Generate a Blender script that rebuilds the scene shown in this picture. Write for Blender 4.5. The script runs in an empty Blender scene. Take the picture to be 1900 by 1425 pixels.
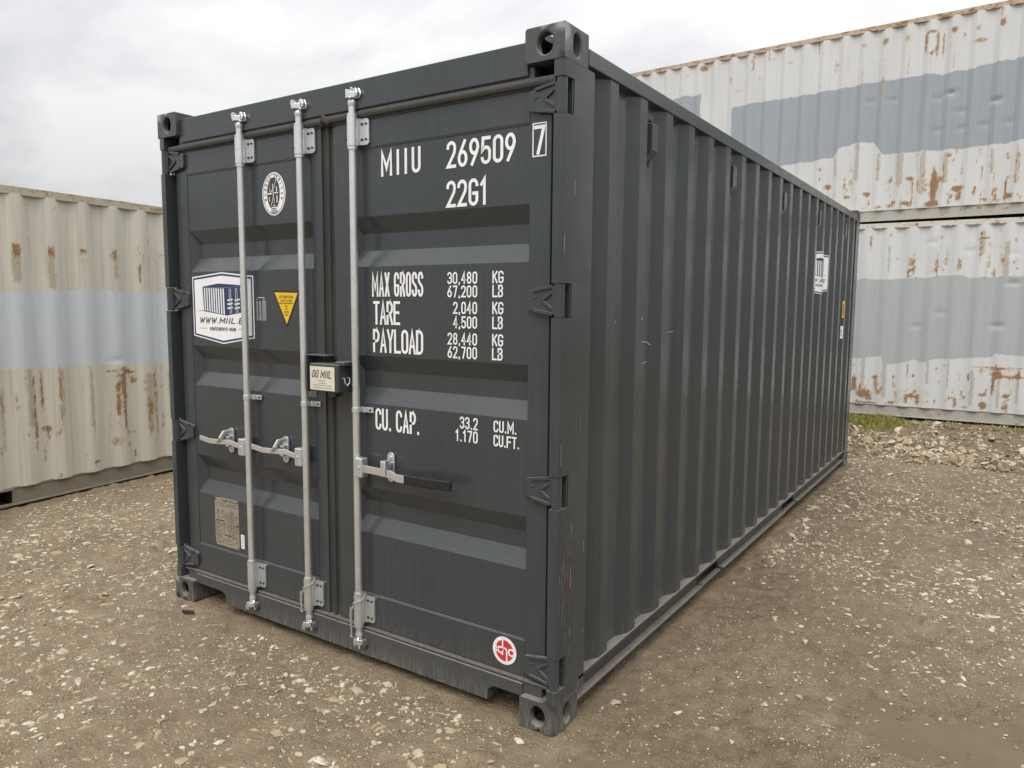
import bpy, bmesh, math, random
import numpy as np
from mathutils import Vector, Matrix
R = math.radians
random.seed(7)
rng = np.random.default_rng(11)
scene = bpy.context.scene
col = scene.collection

# ------------------------------------------------------------------ camera
CAM = Vector((1.32757, -2.31256, 1.62191)); YAW, PITCH, ROLL, FPX = -0.58587, -0.10478, 0.0079, 1384.8
fw = Vector((math.sin(YAW)*math.cos(PITCH), math.cos(YAW)*math.cos(PITCH), math.sin(PITCH)))
r0 = Vector((math.cos(YAW), -math.sin(YAW), 0)); u0 = r0.cross(fw)
rt = r0*math.cos(ROLL) + u0*math.sin(ROLL); up = -r0*math.sin(ROLL) + u0*math.cos(ROLL)
cd = bpy.data.cameras.new('camera'); cam = bpy.data.objects.new('camera', cd); col.objects.link(cam)
M = Matrix((rt, up, -fw)).transposed().to_4x4(); M.translation = CAM
cam.matrix_world = M
cd.sensor_width = 36; cd.lens = 36*FPX/1900; cd.clip_start = .05; cd.clip_end = 3000
scene.camera = cam
scene.render.resolution_x = 1024; scene.render.resolution_y = 768

# ------------------------------------------------------------------ sky, sun, exposure
SUN_EL, SUN_AZ = R(56), R(164)         # behind a closed cloud deck; azimuth clockwise from +Y
w = bpy.data.worlds.new('World'); scene.world = w; w.use_nodes = True
nt = w.node_tree; nt.nodes.clear()
def nd(t, **k):
    n = nt.nodes.new(t)
    for a, b in k.items(): setattr(n, a, b)
    return n
L = nt.links.new
out = nd('ShaderNodeOutputWorld'); bg = nd('ShaderNodeBackground'); L(bg.outputs[0], out.inputs[0])
sky = nd('ShaderNodeTexSky', sky_type='NISHITA', sun_disc=False, sun_elevation=SUN_EL, sun_rotation=SUN_AZ)
tc = nd('ShaderNodeTexCoord')
sx = nd('ShaderNodeSeparateXYZ'); L(tc.outputs['Generated'], sx.inputs[0])
el = nd('ShaderNodeMath', operation='MAXIMUM'); L(sx.outputs[2], el.inputs[0]); el.inputs[1].default_value = 0
# flatten the direction onto a cloud plane
dz = nd('ShaderNodeMath', operation='ADD'); L(el.outputs[0], dz.inputs[0]); dz.inputs[1].default_value = .22
dv = nd('ShaderNodeVectorMath', operation='DIVIDE'); cb = nd('ShaderNodeCombineXYZ')
for i in range(3): L(dz.outputs[0], cb.inputs[i])
L(tc.outputs['Generated'], dv.inputs[0]); L(cb.outputs[0], dv.inputs[1])
mp = nd('ShaderNodeMapping'); L(dv.outputs[0], mp.inputs[0])
mp.inputs['Rotation'].default_value = (0, 0, R(35)); mp.inputs['Scale'].default_value = (1.0, 1.7, 1); mp.inputs['Location'].default_value = (3.1, .4, 0)
nz = nd('ShaderNodeTexNoise'); L(mp.outputs[0], nz.inputs[0]); nz.inputs['Scale'].default_value = 1.15; nz.inputs['Detail'].default_value = 6; nz.inputs['Roughness'].default_value = .52; nz.inputs['Distortion'].default_value = .35
rp = nd('ShaderNodeValToRGB'); L(nz.outputs['Fac'], rp.inputs[0])
rp.color_ramp.elements[0].position = .34; rp.color_ramp.elements[0].color = (.66, .672, .695, 1)
rp.color_ramp.elements[1].position = .62; rp.color_ramp.elements[1].color = (1.0, 1.0, 1.0, 1)
# overcast luminance: brighter towards the zenith
gr = nd('ShaderNodeMath', operation='MULTIPLY_ADD'); L(el.outputs[0], gr.inputs[0]); gr.inputs[1].default_value = 1.35; gr.inputs[2].default_value = .465
cm = nd('ShaderNodeVectorMath', operation='SCALE'); L(rp.outputs[0], cm.inputs[0]); L(gr.outputs[0], cm.inputs['Scale'])
sk = nd('ShaderNodeVectorMath', operation='SCALE'); L(sky.outputs[0], sk.inputs[0]); sk.inputs['Scale'].default_value = .10
mx = nd('ShaderNodeMix', data_type='RGBA'); mx.inputs[0].default_value = .06
L(cm.outputs[0], mx.inputs[6]); L(sk.outputs[0], mx.inputs[7])
L(mx.outputs[2], bg.inputs[0]); bg.inputs[1].default_value = 1.0
sl = bpy.data.lights.new('sun', 'SUN'); sl.energy = 1.5; sl.angle = R(40); sl.color = (1, .97, .93)
so = bpy.data.objects.new('sun', sl); col.objects.link(so)
sd = Vector((math.sin(SUN_AZ)*math.cos(SUN_EL), math.cos(SUN_AZ)*math.cos(SUN_EL), math.sin(SUN_EL)))
so.rotation_euler = sd.to_track_quat('Z', 'Y').to_euler(); so.location = (3, -6, 9)
scene.view_settings.view_transform = 'Standard'; scene.view_settings.look = 'None'
scene.view_settings.exposure = 0.30; scene.view_settings.gamma = 1; scene.view_settings.use_curve_mapping = False

# ------------------------------------------------------------------ material helpers
class NT:
    def __init__(s, name):
        s.m = bpy.data.materials.new(name); s.m.use_nodes = True; s.t = s.m.node_tree
        s.b = s.t.nodes['Principled BSDF']; s.geo = None
    def n(s, t, **k):
        q = s.t.nodes.new(t)
        for a, b in k.items(): setattr(q, a, b)
        return q
    def l(s, a, b): s.t.links.new(a, b)
    def pos(s):
        if not s.geo: s.geo = s.n('ShaderNodeNewGeometry')
        return s.geo.outputs['Position']
    def normal(s): s.pos(); return s.geo.outputs['Normal']
    def put(s, sock, v):
        if isinstance(v, (int, float, tuple)): sock.default_value = v
        else: s.l(v, sock)
    def noise(s, scale=5, detail=4, rough=.55, vec=None, stretch=None, off=0, dist=0):
        v = vec or s.pos()
        m = s.n('ShaderNodeMapping'); s.l(v, m.inputs[0]); m.inputs['Scale'].default_value = stretch or (1, 1, 1); m.inputs['Location'].default_value = (off, off*.7, off*.3)
        q = s.n('ShaderNodeTexNoise'); s.l(m.outputs[0], q.inputs[0]); q.inputs['Scale'].default_value = scale; q.inputs['Detail'].default_value = detail; q.inputs['Roughness'].default_value = rough; q.inputs['Distortion'].default_value = dist
        return q.outputs['Fac']
    def voro(s, scale, feature='F1', stretch=None, out='Distance', rand=1):
        m = s.n('ShaderNodeMapping'); s.l(s.pos(), m.inputs[0]); m.inputs['Scale'].default_value = stretch or (1, 1, 1)
        q = s.n('ShaderNodeTexVoronoi', feature=feature); s.l(m.outputs[0], q.inputs[0]); q.inputs['Scale'].default_value = scale; q.inputs['Randomness'].default_value = rand
        return q.outputs[out]
    def ramp(s, v, a, b, lo=0., hi=1.):
        q = s.n('ShaderNodeMapRange', interpolation_type='SMOOTHSTEP'); s.l(v, q.inputs[0])
        for i, x in zip((1, 2, 3, 4), (a, b, lo, hi)): q.inputs[i].default_value = x
        return q.outputs[0]
    def math(s, op, a, b=0., c=0.):
        q = s.n('ShaderNodeMath', operation=op); s.put(q.inputs[0], a); s.put(q.inputs[1], b); s.put(q.inputs[2], c); return q.outputs[0]
    def mix(s, f, a, b):
        q = s.n('ShaderNodeMix', data_type='RGBA'); s.put(q.inputs[0], f)
        s.put(q.inputs[6], a if not isinstance(a, tuple) else a+(1,)); s.put(q.inputs[7], b if not isinstance(b, tuple) else b+(1,)); return q.outputs[2]
    def z(s):
        q = s.n('ShaderNodeSeparateXYZ'); s.l(s.pos(), q.inputs[0]); return q.outputs[2]
    def nz(s):
        q = s.n('ShaderNodeSeparateXYZ'); s.l(s.normal(), q.inputs[0]); return q.outputs[2]
    def attr(s, name):
        q = s.n('ShaderNodeAttribute', attribute_name=name); return q.outputs['Fac']
    def bump(s, h, strength, dist):
        q = s.n('ShaderNodeBump'); s.l(h, q.inputs['Height']); q.inputs['Strength'].default_value = strength; q.inputs['Distance'].default_value = dist
        s.l(q.outputs[0], s.b.inputs['Normal'])
    def done(s, c=None, r=None, metal=None, spec=None):
        if c is not None: s.put(s.b.inputs['Base Color'], c if not isinstance(c, tuple) else c+(1,))
        if r is not None: s.put(s.b.inputs['Roughness'], r)
        if metal is not None: s.put(s.b.inputs['Metallic'], metal)
        if spec is not None: s.put(s.b.inputs['Specular IOR Level'], spec)
        return s.m

def grime(name, base, dust, rough=.42, metal=0., streak=.10, upd=.55, mud=.55, bump=.04, spec=.5, mudh=.30):
    """paint (or metal) with vertical rain streaks, dust lying on ledges and mud splashed near the ground"""
    s = NT(name)
    st = s.ramp(s.noise(75, 4, .65, stretch=(1, 1, .02)), .48, .74, 0, streak)
    bl = s.ramp(s.noise(2.2, 5, .6, off=3), .4, .75, 0, streak*.7)
    f = s.math('ADD', st, bl)
    c = s.mix(f, base, dust)
    u = s.math('MULTIPLY', s.ramp(s.nz(), .35, .85), s.ramp(s.noise(30, 4, .65), .25, .6, upd*.55, upd))
    c = s.mix(u, c, dust)
    lo = s.math('MULTIPLY', s.ramp(s.z(), mudh, .0, 0, 1), s.ramp(s.noise(110, 4, .75, stretch=(1, 1, .12)), .42, .66, .04, 1))
    lo = s.math('MULTIPLY', lo, mud)
    c = s.mix(lo, c, (.27, .235, .18))
    r = s.math('ADD', s.ramp(s.noise(9, 4, .6, off=7), .3, .7, rough-.06, rough+.08), s.math('MULTIPLY', s.math('ADD', u, lo), .3))
    s.bump(s.noise(26, 3, .5, off=2), bump, .004)
    return s.done(c, r, metal, spec)

PAINT = grime('charcoal_paint', (.043, .050, .0545), (.25, .245, .235), rough=.20, streak=.045, mud=.45)
PAINT_UP = grime('charcoal_paint_casting', (.058, .062, .064), (.27, .25, .21), rough=.38, streak=.06, upd=.8, mud=.7, bump=.22, mudh=.15)
ZINC = grime('galvanised_steel', (.72, .745, .745), (.45, .44, .41), rough=.34, metal=.8, streak=.2, upd=.15, mud=.35, bump=.12)
RUBBER = grime('seal_rubber', (.036, .034, .032), (.18, .165, .145), rough=.7, streak=.14, upd=.75, mud=.5, spec=.3)
RAILP = grime('charcoal_paint_rail', (.042, .045, .047), (.26, .235, .19), rough=.40, streak=.16, upd=.85, mud=.38, bump=.1, mudh=.13)
SEALTOP = grime('dusty_seal_rubber', (.060, .060, .058), (.24, .235, .22), rough=.5, streak=.10, upd=.8, mud=.3, spec=.3)
GRIP = NT('black_grip').done((.012, .012, .012), .5)
def flat(name, c, r=.5, var=.10, metal=0.):
    s = NT(name); d = tuple(x*(1-var*2.2) for x in c)
    return s.done(s.mix(s.ramp(s.noise(14, 4, .6, stretch=(1, 1, .25)), .4, .75, 0, .5), c, d), r, metal)
WHITE = flat('white_vinyl', (.84, .85, .85)); NAVY = flat('navy_print', (.022, .038, .11)); INKG = flat('grey_print', (.33, .33, .33))
YELLOW = flat('yellow_vinyl', (.78, .50, .02)); BLACK = flat('black_print', (.02, .016, .012)); REDV = flat('red_print', (.62, .03, .035))
CREAM = flat('cream_label', (.70, .66, .53)); PLATE = flat('tan_metal_plate', (.36, .32, .245), .45, .18, .2); PLINK = flat('plate_print', (.10, .07, .045))
CHARP = flat('charcoal_print', (.05, .045, .045))
DARK = NT('dark_void').done((.015, .014, .013), .9)
ROPE = flat('cord_fibre', (.40, .37, .30), .9, .2)
SCUFF = flat('pale_scuff', (.30, .30, .29), .7)
RUSTY = flat('rust_scuff', (.25, .13, .06), .8, .2)

# ------------------------------------------------------------------ mesh helpers
class MB:
    def __init__(s): s.v = []; s.f = []
    def add(s, vs, fs):
        o = len(s.v); s.v += [tuple(p) for p in vs]; s.f += [tuple(i+o for i in f) for f in fs]; return s
    def box(s, x0, x1, y0, y1, z0, z1):
        v = [(x, y, z) for z in (z0, z1) for y in (y0, y1) for x in (x0, x1)]
        return s.add(v, [(0, 2, 3, 1), (4, 5, 7, 6), (0, 1, 5, 4), (2, 6, 7, 3), (0, 4, 6, 2), (1, 3, 7, 5)])
    def prism(s, poly, axis, a0, a1):
        n = len(poly)
        def P(p, a): return {'y': (p[0], a, p[1]), 'z': (p[0], p[1], a), 'x': (a, p[0], p[1])}[axis]
        v = [P(p, a0) for p in poly]+[P(p, a1) for p in poly]
        return s.add(v, [tuple(range(n)), tuple(range(2*n-1, n-1, -1))]+[(i, i+n, (i+1) % n+n, (i+1) % n) for i in range(n)])
    def tube(s, path, r, n=10, cap=True, flatten=None):
        path = [Vector(p) for p in path]; rr = r if isinstance(r, (list, tuple)) else [r]*len(path)
        ref = None; rings = []
        for i, p in enumerate(path):
            d = (path[min(i+1, len(path)-1)]-path[max(i-1, 0)]).normalized()
            if ref is None: ref = Vector((0, 1, 0)) if abs(d.y) < .9 else Vector((1, 0, 0))
            a = d.cross(ref).normalized(); b = a.cross(d).normalized(); ref = b
            rings.append([p+(a*math.cos(t)+b*math.sin(t)*(flatten or 1))*rr[i] for t in [2*math.pi*k/n for k in range(n)]])
        o = [q for g in rings for q in g]; fs = []
        for i in range(len(path)-1):
            for k in range(n): fs.append((i*n+k, i*n+(k+1) % n, (i+1)*n+(k+1) % n, (i+1)*n+k))
        if cap: fs += [tuple(range(n-1, -1, -1)), tuple(range((len(path)-1)*n, len(path)*n))]
        return s.add(o, fs)
    def cyl(s, p0, p1, r, n=14): return s.tube([p0, p1], r, n)
    def bar(s, path, hy, hz):
        """flat bar following a path in the xz plane: half thickness hy (depth), half height hz"""
        vs = []
        for (x, y, z) in path: vs += [(x, y-hy, z-hz), (x, y+hy, z-hz), (x, y+hy, z+hz), (x, y-hy, z+hz)]
        fs = [(0, 1, 2, 3)]; n = len(path)
        for i in range(n-1):
            for k in range(4): fs.append((i*4+k, (i+1)*4+k, (i+1)*4+(k+1) % 4, i*4+(k+1) % 4))
        fs.append(tuple((n-1)*4+k for k in (3, 2, 1, 0)))
        return s.add(vs, fs)
    def build(s, name, mat, parent=None, smooth=False, bevel=0, seg=2, fix=True, merge=0, blim=22):
        me = bpy.data.meshes.new(name); me.from_pydata(s.v, [], s.f); me.update()
        if fix or merge:
            bm = bmesh.new(); bm.from_mesh(me)
            if merge: bmesh.ops.remove_doubles(bm, verts=bm.verts, dist=merge)
            bmesh.ops.recalc_face_normals(bm, faces=bm.faces); bm.to_mesh(me); bm.free()
        me.materials.append(mat)
        o = bpy.data.objects.new(name, me); col.objects.link(o); o.parent = parent
        if smooth or bevel:
            me.shade_smooth(); me.set_sharp_from_angle(angle=R(35 if not bevel else 180))
        if bevel:
            b = o.modifiers.new('bevel', 'BEVEL'); b.width = bevel; b.segments = seg; b.limit_method = 'ANGLE'; b.angle_limit = R(blim); b.harden_normals = True
        return o
def thing(name, label, cat, loc=(0, 0, 0), rz=0, group=None):
    o = bpy.data.objects.new(name, None); col.objects.link(o); o.location = loc; o.rotation_euler = (0, 0, rz); o.empty_display_size = .2
    return tag(o, label, cat, group)
def tag(o, label, cat, group=None):
    o['label'] = label; o['category'] = cat
    if group: o['group'] = group
    return o
def copy(o, parent, loc=None):
    c = o.copy(); col.objects.link(c); c.parent = parent
    if loc is not None: c.location = loc
    return c

# value noise
def vn(x, y, seed=0):
    x = np.asarray(x, float); y = np.asarray(y, float)
    ix = np.floor(x).astype(np.int64); iy = np.floor(y).astype(np.int64); fx = x-ix; fy = y-iy
    def h(a, b):
        k = (a*374761393+b*668265263+seed*974634777) & 0xffffffff
        k = ((k ^ (k >> 13))*1274126177) & 0xffffffff; k = k ^ (k >> 16)
        return (k & 0xffff)/65535.
    sx_ = fx*fx*(3-2*fx); sy_ = fy*fy*(3-2*fy)
    return (h(ix, iy)*(1-sx_)+h(ix+1, iy)*sx_)*(1-sy_)+(h(ix, iy+1)*(1-sx_)+h(ix+1, iy+1)*sx_)*sy_
def fbm(x, y, seed=0, oct=4, g=.5):
    t = 0; a = 1; s = 0
    for i in range(oct): t = t+a*vn(x*2**i, y*2**i, seed+i*17); s += a; a *= g
    return t/s
def sstep(a, b, x): t = np.clip((x-a)/(b-a), 0, 1); return t*t*(3-2*t)

# ------------------------------------------------------------------ ground
BX0, BX1, BY0, BY1 = -2.438, 0., 0., 6.058
PUD = [(1.42, .86, .50, .30, -.35), (.30, -.10, .26, .17, .5)]
def pud(x, y):
    t = np.zeros_like(np.asarray(x, float))
    for (cx, cy, rx, ry, a) in PUD:
        dx, dy = x-cx, y-cy; c, s = math.cos(a), math.sin(a)
        d = np.sqrt(((dx*c+dy*s)/rx)**2+((-dx*s+dy*c)/ry)**2)
        t = np.maximum(t, sstep(1.35, .5, d+(fbm(x*3.5, y*3.5, 91)-.5)*1.5+(fbm(x*13, y*13, 92)-.5)*.9))
    return t
def foot(x, y):      # distance outside the charcoal container's footprint
    dx = np.maximum(np.maximum(BX0-x, x-BX1), 0); dy = np.maximum(np.maximum(BY0-y, y-BY1), 0)
    return np.sqrt(dx*dx+dy*dy)
def gh(x, y):
    x = np.asarray(x, float); y = np.asarray(y, float)
    near = sstep(.0, .5, foot(x, y))
    far = sstep(14, 40, np.hypot(x, y))
    h = (fbm(x*.9, y*.9, 3, 3)-.47)*.035*near + (fbm(x*7, y*7, 5, 3)-.5)*.016*(.35+.65*near) + (fbm(x*26, y*26, 8, 2)-.5)*.020
    h = h + np.maximum(fbm(x*15, y*15, 21, 2)-.60, 0)*.10*sstep(.42, .6, fbm(x*1.7, y*1.7, 23, 2))
    yy = y-.08*x+(fbm(x*1.5, y*1.5, 31, 3)-.5)*.5
    h = h + .05*sstep(6.35, 6.65, yy)+.10*sstep(6.6, 8.7, yy) + (fbm(x*3, y*3, 37, 3)-.5)*.06*sstep(6.4, 7.2, yy)
    h = h - .05*sstep(-3.0, -5.0, x)*sstep(6, 4, y)
    p = pud(x, y)
    h = h*(1-.35*p) - .022*p - .004
    inside = foot(x, y) <= 0
    h = np.where(inside, np.minimum(h, -.002), h)
    return h*(1-far) + far*(fbm(x*.02, y*.02, 77, 3)-.5)*.8
def axis(lo, hi, fine, extra):
    a = list(np.arange(lo, hi+1e-6, fine)); s = fine
    r = [a[-1]]; 
    while r[-1] < extra: s *= 1.28; r.append(r[-1]+s)
    s = fine; l = [a[0]]
    while l[-1] > -extra: s *= 1.28; l.append(l[-1]-s)
    return np.array(l[:0:-1]+a+r[1:])
gx = axis(-6.2, 2.6, .018, 900)
ya = np.arange(-1.9, 2.6, .018); yb = np.arange(2.6, 9.2, .045)
s_ = .045; r_ = [yb[-1]]
while r_[-1] < 900: s_ *= 1.28; r_.append(r_[-1]+s_)
s_ = .024; l_ = [ya[0]]
while l_[-1] > -900: s_ *= 1.28; l_.append(l_[-1]-s_)
gy = np.array(l_[:0:-1]+list(ya)+list(yb)+r_[1:])
X, Y = np.meshgrid(gx, gy); Z = gh(X, Y)
ny, nx = X.shape
me = bpy.data.meshes.new('ground')
me.vertices.add(nx*ny); me.vertices.foreach_set('co', np.stack([X, Y, Z], -1).astype(np.float32).ravel())
i = np.arange(ny-1)[:, None]*nx+np.arange(nx-1)[None]; q = np.stack([i, i+1, i+nx+1, i+nx], -1).reshape(-1, 4)
me.loops.add(q.size); me.loops.foreach_set('vertex_index', q.ravel().astype(np.int32))
me.polygons.add(len(q)); me.polygons.foreach_set('loop_start', np.arange(0, q.size, 4, dtype=np.int32))
me.update(calc_edges=True); me.shade_smooth()
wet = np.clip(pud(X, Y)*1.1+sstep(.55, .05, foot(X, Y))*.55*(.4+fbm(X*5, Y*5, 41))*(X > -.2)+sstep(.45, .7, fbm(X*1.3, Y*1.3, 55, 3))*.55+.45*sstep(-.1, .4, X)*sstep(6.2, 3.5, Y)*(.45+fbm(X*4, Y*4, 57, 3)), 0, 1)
bank = sstep(6.3, 6.7, Y-.08*X)
for nm, a in (('wet', wet), ('bank', bank)):
    me.attributes.new(nm, 'FLOAT', 'POINT').data.foreach_set('value', a.astype(np.float32).ravel())
def mud():
    s = NT('muddy_gravel')
    big = s.ramp(s.noise(1.1, 5, .6), .35, .68)
    mid = s.noise(9, 5, .65, off=4); fine = s.noise(70, 4, .7, off=9)
    c = s.mix(big, (.248, .184, .112), (.328, .254, .165))
    c = s.mix(s.ramp(mid, .35, .7, 0, .6), c, (.150, .100, .053))
    c = s.mix(s.ramp(fine, .45, .72, 0, .5), c, (.36, .295, .205))
    c = s.mix(s.ramp(s.noise(150, 3, .7, off=1), .44, .32, 0, .7), c, (.075, .054, .032))
    c = s.mix(s.ramp(s.noise(260, 3, .7, off=13), .54, .68, 0, .55), c, (.40, .335, .24))
    # grit: small stone chips pressed into the mud
    v = s.voro(95); vc = s.n('ShaderNodeSeparateColor'); 
    s.l(s.voro(95, out='Color'), vc.inputs[0])
    chip = s.math('MULTIPLY', s.ramp(v, .42, .28), s.ramp(vc.outputs[0], .62, .66))
    c = s.mix(s.math('MULTIPLY', chip, .75), c, s.mix(vc.outputs[1], (.40, .33, .22), (.30, .21, .12)))
    v2 = s.voro(38); vd = s.n('ShaderNodeSeparateColor'); s.l(s.voro(38, out='Color'), vd.inputs[0])
    chip2 = s.math('MULTIPLY', s.ramp(v2, .36, .24), s.ramp(vd.outputs[0], .74, .78))
    c = s.mix(s.math('MULTIPLY', chip2, .7), c, s.mix(vd.outputs[1], (.44, .39, .30), (.36, .25, .14)))
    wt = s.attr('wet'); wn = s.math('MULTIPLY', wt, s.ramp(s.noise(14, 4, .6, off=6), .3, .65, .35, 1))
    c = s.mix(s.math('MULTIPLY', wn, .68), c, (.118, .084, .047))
    c = s.mix(s.math('MULTIPLY', s.attr('bank'), .5), c, (.15, .115, .072))
    r = s.math('SUBTRACT', s.ramp(mid, .3, .7, .78, .92), s.math('MULTIPLY', wn, .5))
    h = s.math('ADD', s.math('MULTIPLY', s.noise(45, 5, .7, off=2), 1.), s.math('ADD', s.math('MULTIPLY', fine, .7), s.math('ADD', s.math('MULTIPLY', chip, .3), s.math('MULTIPLY', chip2, .6))))
    s.bump(h, .9, .016)
    return s.done(c, r, 0, .4)
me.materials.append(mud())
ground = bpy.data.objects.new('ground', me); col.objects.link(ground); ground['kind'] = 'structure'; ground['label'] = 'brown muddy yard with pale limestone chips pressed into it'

# water: flat sheets, the uneven mud around them draws the shoreline
ws = NT('muddy_water'); wmat = ws.done(ws.mix(ws.ramp(ws.noise(5, 3, .5), .35, .7), (.150, .114, .068), (.175, .135, .084)), .01, 0, .5); ws.b.inputs['IOR'].default_value = 1.33
for k, (cx, cy, rx, ry, a) in enumerate(PUD):
    m = MB(); n = 48
    pts = []
    for t in range(n):
        b = 2*math.pi*t/n; u, v = rx*1.35*math.cos(b), ry*1.35*math.sin(b); pts.append((cx+u*math.cos(a)-v*math.sin(a), cy+u*math.sin(a)+v*math.cos(a), -.0175))
    m.add(pts, [tuple(range(n))]); o = m.build('puddle', wmat); o['kind'] = 'structure'
    o['label'] = ['shallow brown puddle with stones in it right of the charcoal container', 'small brown puddle in front of the container corner'][k]

# ------------------------------------------------------------------ stones
def stone_mat():
    s = NT('limestone'); t = s.attr('tint')
    c = s.mix(s.ramp(t, 0, .55), (.47, .41, .31), (.60, .54, .43))
    c = s.mix(s.ramp(t, .60, .64), c, (.40, .31, .20)); c = s.mix(s.ramp(t, .80, .84), c, (.22, .17, .11))
    c = s.mix(s.ramp(s.noise(45, 4, .65), .44, .74, 0, .55), c, (.25, .195, .125))
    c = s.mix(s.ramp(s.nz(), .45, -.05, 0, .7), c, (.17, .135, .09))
    s.bump(s.noise(60, 4, .6), .5, .006)
    return s.done(c, .85, 0, .3)
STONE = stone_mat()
def hull(npts, flatz, seed):
    r = np.random.default_rng(seed); p = r.normal(size=(npts, 3)); p /= np.linalg.norm(p, axis=1)[:, None]; p *= r.uniform(.75, 1.05, (npts, 1))
    p *= np.array([1, r.uniform(.55, .85), flatz*r.uniform(.8, 1.2)])*.5
    bm = bmesh.new(); [bm.verts.new(v) for v in p]
    g = bmesh.ops.convex_hull(bm, input=bm.verts)
    bmesh.ops.delete(bm, geom=[v for v in bm.verts if not v.link_faces], context='VERTS')
    bmesh.ops.triangulate(bm, faces=bm.faces); bm.verts.index_update()
    V = np.array([v.co[:] for v in bm.verts]); F = np.array([[v.index for v in f.verts] for f in bm.faces]); bm.free()
    return V, F
VAR = [hull(18, .42, 100+k) for k in range(10)]; RUB = [hull(18, .62, 200+k) for k in range(8)]; PEB = [hull(8, .7, 300+k) for k in range(6)]
tints = [.0, .5, .1, .3, .66, .2, .70, .9, .4, .68]
def vmesh(VF, tint, name):
    m = bpy.data.meshes.new(name); m.from_pydata(VF[0].tolist(), [], VF[1].tolist()); m.update()
    m.attributes.new('tint', 'FLOAT', 'POINT').data.foreach_set('value', np.full(len(VF[0]), tint, np.float32)); m.materials.append(STONE); m.shade_flat(); return m
VM = [vmesh(VAR[k], tints[k], 'stone') for k in range(10)]; rtints = [.68, .86, .20, .72, .66, .88, .3, .86]; RM = [vmesh(RUB[k], rtints[k], 'stone') for k in range(8)]
n = 125000
px = rng.uniform(-6.3, 2.7, n); py = rng.uniform(-1.8, 7.2, n)
dens = .42+.62*sstep(.36, .68, fbm(px*1.4, py*1.4, 61, 3))
dens *= 1-.6*pud(px, py)
dens *= np.where((px > -.1) & (py < 2.4), .30+.6*sstep(.3, 1.6, px)*sstep(.7, 2.2, py), 1)
dens *= np.where(foot(px, py) < .06, 0, 1)*np.where(px < -5.15+.1*(-py), 0, 1)
ok = rng.uniform(0, 1.2, n) < dens
px, py = px[ok], py[ok]
ps = np.clip(np.exp(rng.normal(math.log(.023), .52, len(px)))*np.where((px > 0) & (py < 2.2), .75, 1), .010, .085)
kind = np.zeros(len(px), int)
n = 5200
qx = rng.uniform(-1.2, 3.4, n); qy = 6.45+rng.beta(1.0, 1.35, n)*2.35+.08*qx
qs = np.clip(np.exp(rng.normal(math.log(.043), .5, n))*(1.25-.22*(qy-6.5)), .025, .17)
keep = (rng.uniform(0, 1, n) < .35+.9*sstep(.35, .6, fbm(qx*1.8, qy*1.8, 71, 2))) & ~((qy > 7.7) & (qx < .45) & (rng.uniform(0, 1, n) < .75)) & (qy < 8.72+.033*qx)
qx, qy, qs = qx[keep], qy[keep], qs[keep]
px = np.concatenate([px, qx]); py = np.concatenate([py, qy]); ps = np.concatenate([ps, qs]); kind = np.concatenate([kind, np.ones(len(qx), int)])
pz = gh(px, py)
sink = np.where(kind == 1, rng.uniform(-.05, .22, len(px)), rng.uniform(-.42, -.14, len(px)))
pz = pz + ps*sink*.5
rz_ = rng.uniform(0, 6.28, len(px)); tx = rng.normal(0, .18, len(px))*(1+kind*1.4); ty = rng.normal(0, .18, len(px))*(1+kind*1.4)
inw = (kind == 0) & (pud(px, py) > .6) & (rng.uniform(0, 1, len(px)) < .3)
pz = np.where(inw, np.maximum(pz, -.0175+ps*.02), pz)
P3 = np.stack([px, py, pz], -1)
d = P3-np.array(CAM); dep = d@np.array(fw); uu = d@np.array(rt)/np.maximum(dep, .01); vv = d@np.array(up)/np.maximum(dep, .01)
a2, b2 = 950/FPX, 712/FPX
vis = (dep > .3) & (abs(uu) < a2*.985) & (abs(vv) < b2*.985)
# hidden behind the charcoal container?
t0 = np.zeros(len(px)); t1 = np.ones(len(px))
for c, dd, lo, hi in ((CAM[0], d[:, 0], BX0, BX1), (CAM[1], d[:, 1], BY0, BY1)):
    dd = np.where(abs(dd) < 1e-9, 1e-9, dd); a_, b_ = (lo-c)/dd, (hi-c)/dd
    t0 = np.maximum(t0, np.minimum(a_, b_)); t1 = np.minimum(t1, np.maximum(a_, b_))
vis &= ~(t0 < t1)
score = np.where(vis, ps/np.maximum(dep, .3), 0)
order = np.argsort(-score); single = order[:300]; rest = order[300:]
def stone_obj(i):
    o = bpy.data.objects.new('stone', (RM[i % 8] if kind[i] else VM[i % 10])); col.objects.link(o); o.parent = ground
    o.location = P3[i]; o.rotation_euler = (tx[i], ty[i], rz_[i]); o.scale = (ps[i]*1.1,)*3
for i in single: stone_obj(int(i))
def rots(a, b, c):
    ca, sa, cb_, sb, cc, sc = np.cos(a), np.sin(a), np.cos(b), np.sin(b), np.cos(c), np.sin(c)
    R_ = np.empty((len(a), 3, 3))
    R_[:, 0, 0] = cc*cb_; R_[:, 0, 1] = cc*sb*sa-sc*ca; R_[:, 0, 2] = cc*sb*ca+sc*sa
    R_[:, 1, 0] = sc*cb_; R_[:, 1, 1] = sc*sb*sa+cc*ca; R_[:, 1, 2] = sc*sb*ca-cc*sa
    R_[:, 2, 0] = -sb; R_[:, 2, 1] = cb_*sa; R_[:, 2, 2] = cb_*ca
    return R_
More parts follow.
